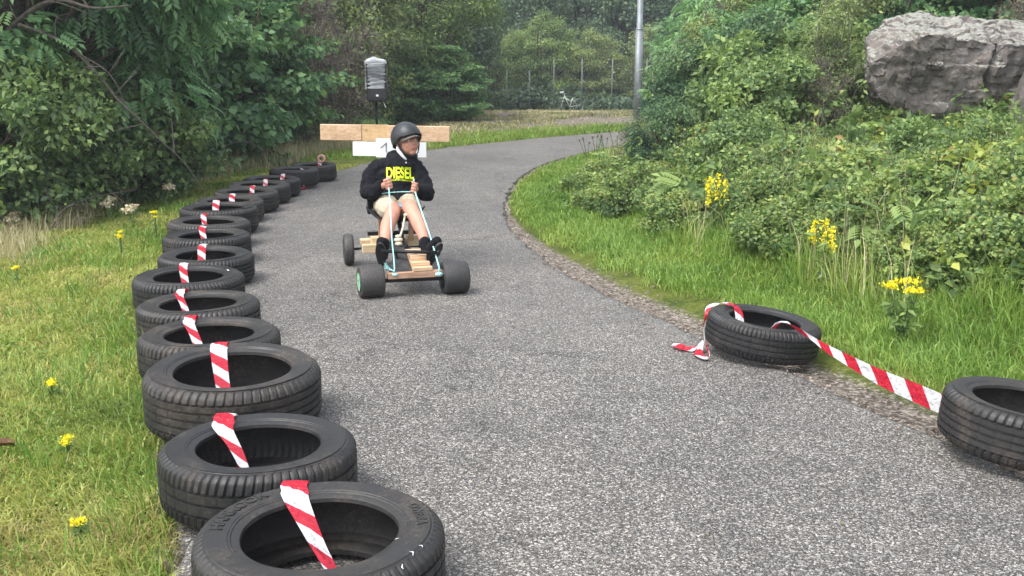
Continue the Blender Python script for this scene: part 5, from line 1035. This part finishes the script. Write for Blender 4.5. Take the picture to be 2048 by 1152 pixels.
def tall_weeds(name, n, xr, yr, mask, hr_, size, asp, mat, label, seed, per=16):
    rs = np.random.RandomState(seed); x = rs.uniform(*xr, n); y = rs.uniform(*yr, n); h_, dr, dl, ins = terrain(x, y); ok = rs.rand(n) < mask(x, y, dr, dl); x, y, h_ = x[ok], y[ok], h_[ok]; n = len(x)
    H = hr_[0] + (hr_[1] - hr_[0]) * rs.rand(n) ** 1.6; B = np.stack([x, y, h_], -1); T = B + np.stack([rs.randn(n) * .12 * H, rs.randn(n) * .12 * H, H], -1); k = np.repeat(np.arange(n), per); u = .25 + .75 * rs.rand(n * per)
    P = B[k] * (1 - u[:, None]) + T[k] * u[:, None]; D = norm(np.stack([rs.randn(n * per), rs.randn(n * per), np.full(n * per, .35)], -1)); L = broad(P, D, size, rs, asp, .25, .35 + .3 * u + .1 * rs.randn(n)[k])
    v, t, c = L; w = .0035; S = np.stack([np.full(n, w), np.zeros(n), np.zeros(n)], -1); S2 = S[:, ::-1] * 0 + np.stack([np.zeros(n), np.full(n, w), np.zeros(n)], -1)
    sv = np.concatenate([np.stack([B - S, B + S, T + S * .4, T - S * .4], 1), np.stack([B - S2, B + S2, T + S2 * .4, T - S2 * .4], 1)]).reshape(-1, 3); o = len(v); q = o + np.arange(2 * n)[:, None] * 4 + np.arange(4)[None]
    return tag(link(name, np_mesh(name, np.concatenate([v, sv]), quads=q, tris=t, attrs={'tint': np.concatenate([c, np.full(len(sv), .3)])}), M[mat]), label, 'plants', kind='stuff')
tall_weeds('tall_weeds', 1500, (.6, 7), (4, 14), lambda x, y, dr, dl: (dr > toe(x, y) + .05) * (dr < 5.2) * (x < .6 * y + 1) * (.25 + (fnoise(x, y, 1.2, 2, 66) > .5)) * keep(x, y), (.22, .62), .075, .2, 'shrub_leaf', 'upright nettle and willowherb stems rising from the right bank', 51)
tall_weeds('pale_weeds', 700, (.6, 7), (4, 14), lambda x, y, dr, dl: (dr > toe(x, y)) * (dr < 5.2) * (x < .6 * y + 1) * (fnoise(x, y, 1.0, 2, 77) > .5) * keep(x, y), (.18, .55), .06, .26, 'yellow_leaf', 'pale green upright weeds along the foot of the right bank', 52)
tall_weeds('scrub_stems', 900, (-8, -2.8), (6, 22), lambda x, y, dr, dl: (dl > 1.9) * (dl < 4.5) * (x > -.62 * y - 1), (.2, .7), .07, .28, 'round_leaf', 'upright weeds along the edge of the left wood', 53)
grass('toe_grass', 90000, (.3, 5), (3.4, 14), lambda x, y, dr, dl, i: (dr > toe(x, y) - .35) * (dr < 2.8) * (fnoise(x, y, 1.7, 3, 81) > .44), lambda x, y, dr, dl, r: .12 + .24 * r, lambda y, r: (.002 + .0006 * y) * (.6 + .8 * r), (.1, .9), lambda x, y, dr, dl: .5 + .9 * (fnoise(x, y, 1.2, 3, 82) - .4), 'vgrass', 'longer mixed grass at the foot of the right bank', 54)
# gravel stones on the shoulder
rs = np.random.RandomState(77); n = 15000; x = rs.uniform(-.2, 2.6, n); y = rs.uniform(2.6, 10.5, n); h_, dr, dl, ins = terrain(x, y); din = pdist(x, y, Rc) * ins; ok = np.where(ins, rs.rand(n) < .5 * np.exp(-din / .07), (dr > 0) * (rs.rand(n) < np.clip(1.15 - dr / (gedge(y) * .95), 0, 1))); h_ = np.where(ins, .006, h_); x, y, h_ = x[ok], y[ok], h_[ok]; n = len(x)
oct_ = np.array([(1, 0, 0), (0, 1, 0), (-1, 0, 0), (0, -1, 0), (0, 0, 1), (0, 0, -1)], float); of = np.array([(0, 1, 4), (1, 2, 4), (2, 3, 4), (3, 0, 4), (1, 0, 5), (2, 1, 5), (3, 2, 5), (0, 3, 5)])
sz = (.003 + .011 * rs.rand(n) ** 3.5); v = (oct_[None] * (.6 + .7 * rs.rand(n, 6, 1)) + rs.randn(n, 6, 3) * .12) * sz[:, None, None]; v[:, :, 2] *= .7; v = v + np.stack([x, y, h_ + sz * .3], -1)[:, None]
o = link('gravel', np_mesh('gravel', v.reshape(-1, 3), tris=(np.arange(n)[:, None, None] * 6 + of[None]).reshape(-1, 3)), M['pebble']); tag(o, 'loose reddish gravel on the crumbling right edge of the path', 'gravel', kind='stuff')

rs = np.random.RandomState(88); n = 1500; x = rs.uniform(-3, 3, n); y = rs.uniform(2, 15, n); _, dr, dl, ins = terrain(x, y); de = np.minimum(pdist(x, y, Lc), pdist(x, y, Rc)); ok = ins & (rs.rand(n) < .04 + .5 * np.exp(-de / .12)); x, y = x[ok], y[ok]; n = len(x)
L = broad(np.stack([x, y, np.full(n, .022)], -1), np.stack([rs.randn(n), rs.randn(n), np.zeros(n)], -1), .020, rs, .32, 0, .5, .0); v = L[0]; v[:, 2] = .020 + (v[:, 2] - .020) * .2
tag(link('leaf_litter', crown_mesh('leaf_litter', (v, L[1], L[2])), M['twig_leaf']), 'tiny dry leaves and crumbs blown onto the asphalt', 'leaves', kind='stuff')
# ------------------------------------------------------------------ flowers
def flower(name, x, y, hgt, label, seed, spikes=3, spread=.10, kind='spike', petal='petal', ps=.011, nleaf=60, z=None, cat_='flower', sh=.16, fr=.026):
    rs = np.random.RandomState(seed); o = empty(name, (x, y, (hz(x, y) if z is None else z) - .01)); tag(o, label, cat_); paths = []; tops = []
    for k in range(spikes):
        a = 2 * np.pi * k / spikes + rs.rand(); top = np.array([math.cos(a) * spread * (k > 0 or spikes > 4), math.sin(a) * spread * (k > 0 or spikes > 4), hgt * (1 - .22 * rs.rand() * (k > 0))]); paths.append(branch((0, 0, 0), top, .0045, .0018, rs, 6, 0, .05)); tops.append(top)
    v, q = np_tubes(paths, 5); link('stem', np_mesh('stem', v, quads=q, smooth=True), M['stemgreen'], o)
    i = rs.randint(0, spikes, nleaf); u = rs.rand(nleaf) ** 1.2 * .8; P = np.array(tops)[i] * u[:, None]; D = norm(np.stack([rs.randn(nleaf), rs.randn(nleaf), np.full(nleaf, .3)], -1)); L = broad(P, D, .06 if hgt > .25 else .035, rs, .22, .2, .5); link('leaves', crown_mesh('leaves', L), M['shrub_leaf'], o)
    PP = []
    for t in tops:
        m = int(110 if kind == 'spike' else 70)
        if kind == 'spike': g = rs.randn(m, 3) * np.array([.016, .016, 0]) * (1.2 - rs.rand(m, 1)); g[:, 2] = -rs.rand(m) * sh
        else: g = rs.randn(m, 3) * np.array([1, 1, .35]) * fr
        PP.append(t + g)
    P = np.concatenate(PP); D = norm(rs.randn(len(P), 3) + np.array([0, 0, .6])); L = broad(P, D, ps, rs, .5, 0, .6); link('blossom', crown_mesh('blossom', L), M[petal], o); return o
M['stemgreen'] = simple('green_stem', (.08, .14, .04), .7)
def P_(px, py, Y):
    return None
flower('loosestrife', 1.55, 7.7, .50, 'tallest bright yellow flower spikes on the right bank, left of the others', 1, 4, .07, 'spike', ps=.015, nleaf=80, sh=.20)
flower('loosestrife', 1.92, 6.2, .42, 'pair of upright yellow flower spikes above the tilted tyre', 2, 3, .07, 'spike', ps=.014, sh=.15)
flower('ragwort', 2.02, 5.15, .34, 'flat-topped golden ragwort right of the tilted tyre', 3, 6, .07, 'flat', ps=.012, nleaf=140, fr=.018)
flower('loosestrife', -1.0, 25.2, .5, 'yellow flowering plant on the far bank beside the round willow', 4, 5, .12, 'spike', ps=.035, sh=.3)
for i, (x, y, h, n_, lab) in enumerate([(-1.66, 3.62, .09, 3, 'nearest small yellow flower at the left edge of the lawn'), (-2.02, 4.30, .09, 3, 'small yellow flower a step behind the nearest one'), (-2.92, 7.55, .22, 4, 'thin yellow flowering weed beside the middle tyres'), (-2.95, 8.4, .25, 4, 'slightly taller yellow weed behind the thin one'), (-3.45, 7.0, .12, 2, 'little yellow flower near the left edge in the faded grass'), (-1.34, 2.95, .07, 2, 'yellow flower in the bottom left corner')]):
    flower('hawkbit', x, y, h, lab, 10 + i, n_, .016, 'flat', ps=.008, nleaf=26, fr=.009)
flower('yarrow', -1.20, 3.42, .08, 'white yarrow flower in the grass left of the second tyre', 20, 3, .025, 'flat', petal='whitepetal', ps=.009, nleaf=24, fr=.010)
for i, (x, y, lab) in enumerate([(-3.78, 9.6, 'cream white blossom cluster left in front of the bushes'), (-3.35, 9.0, 'cream blossom cluster between fallen branch and lawn'), (-4.45, 9.1, 'cream blossoms under the left edge bush'), (-3.55, 10.6, 'pale blossom cluster farthest back by the dry grass')]):
    flower('meadowsweet', x, y, .22, lab, 30 + i, 3, .07, 'flat', petal='creampetal', ps=.022, nleaf=40, fr=.022)
for i, (x, y) in enumerate([(1.25, 15.3), (1.42, 15.7), (1.6, 15.9), (1.1, 15.0)]):
    o = empty('knapweed', (x, y, hz(x, y))); tag(o, 'thin dark seed-headed stalk in front of the far path bend', 'weed', 'dark seed heads at the inner bend'); b = MB(); rr = random.Random(i)
    st_ = MB()
    for k in range(4): t = Vector((rr.uniform(-.12, .12), rr.uniform(-.1, .1), rr.uniform(.28, .42))); st_.tube([(0, 0, 0), t * .5 + Vector((0, 0, .02)), t], .004, 4); b.ell(t, (.014, .014, .016), None, 8, 6)
    st_.obj('stem', M['stemgreen'], o); b.obj('seed_head', M['greybark'], o)
lf = [(-1.86, 3.62, .0), (2.95, 6.9, .45)]
for (x, y, z), lab in zip(lf, ('curled brown dead leaf on the left grass', 'reddish dead leaf caught in the bank weeds')):
    b = MB(); V = []; F = []
    for j in range(5):
        for i in range(7): u = -1 + i / 3; t = j / 4; wd = math.sin(math.pi * (.1 + .85 * t)) * .03; V.append((u * wd, t * .08, .012 + .02 * u * u + .01 * math.sin(t * 3)))
    for j in range(4):
        for i in range(6): F.append((j * 7 + i, j * 7 + i + 1, (j + 1) * 7 + i + 1, (j + 1) * 7 + i))
    b.add(V, F); o = b.obj('dead_leaf', M['deadleaf'] if 'deadleaf' in M else M.setdefault('deadleaf', simple('dead_leaf', (.15, .065, .035), .7, 0, .3, 60, .3)), smooth=True); o.location = (x, y, hz(x, y) + .03 + z * .7); o.rotation_euler = (0, 0, 2.0); tag(o, lab, 'leaf')

# ------------------------------------------------------------------ damp summer air
hb = MB(); hb.box(-165, 165, -35, 120, -4, 14)
hm = bpy.data.materials.new('haze'); hm.use_nodes = True; hn = hm.node_tree; hn.nodes.clear(); ho = hn.nodes.new('ShaderNodeOutputMaterial'); pv = hn.nodes.new('ShaderNodeVolumePrincipled')
pv.inputs['Density'].default_value = .0018; pv.inputs['Color'].default_value = (.85, .92, 1, 1); pv.inputs['Anisotropy'].default_value = .2; hn.links.new(pv.outputs[0], ho.inputs['Volume'])
hz_ = link('haze', py_mesh('haze', hb.V, hb.F), hm); tag(hz_, kind='stuff'); hz_['label'] = 'thin damp haze in the air over the path'; hz_['category'] = 'haze'
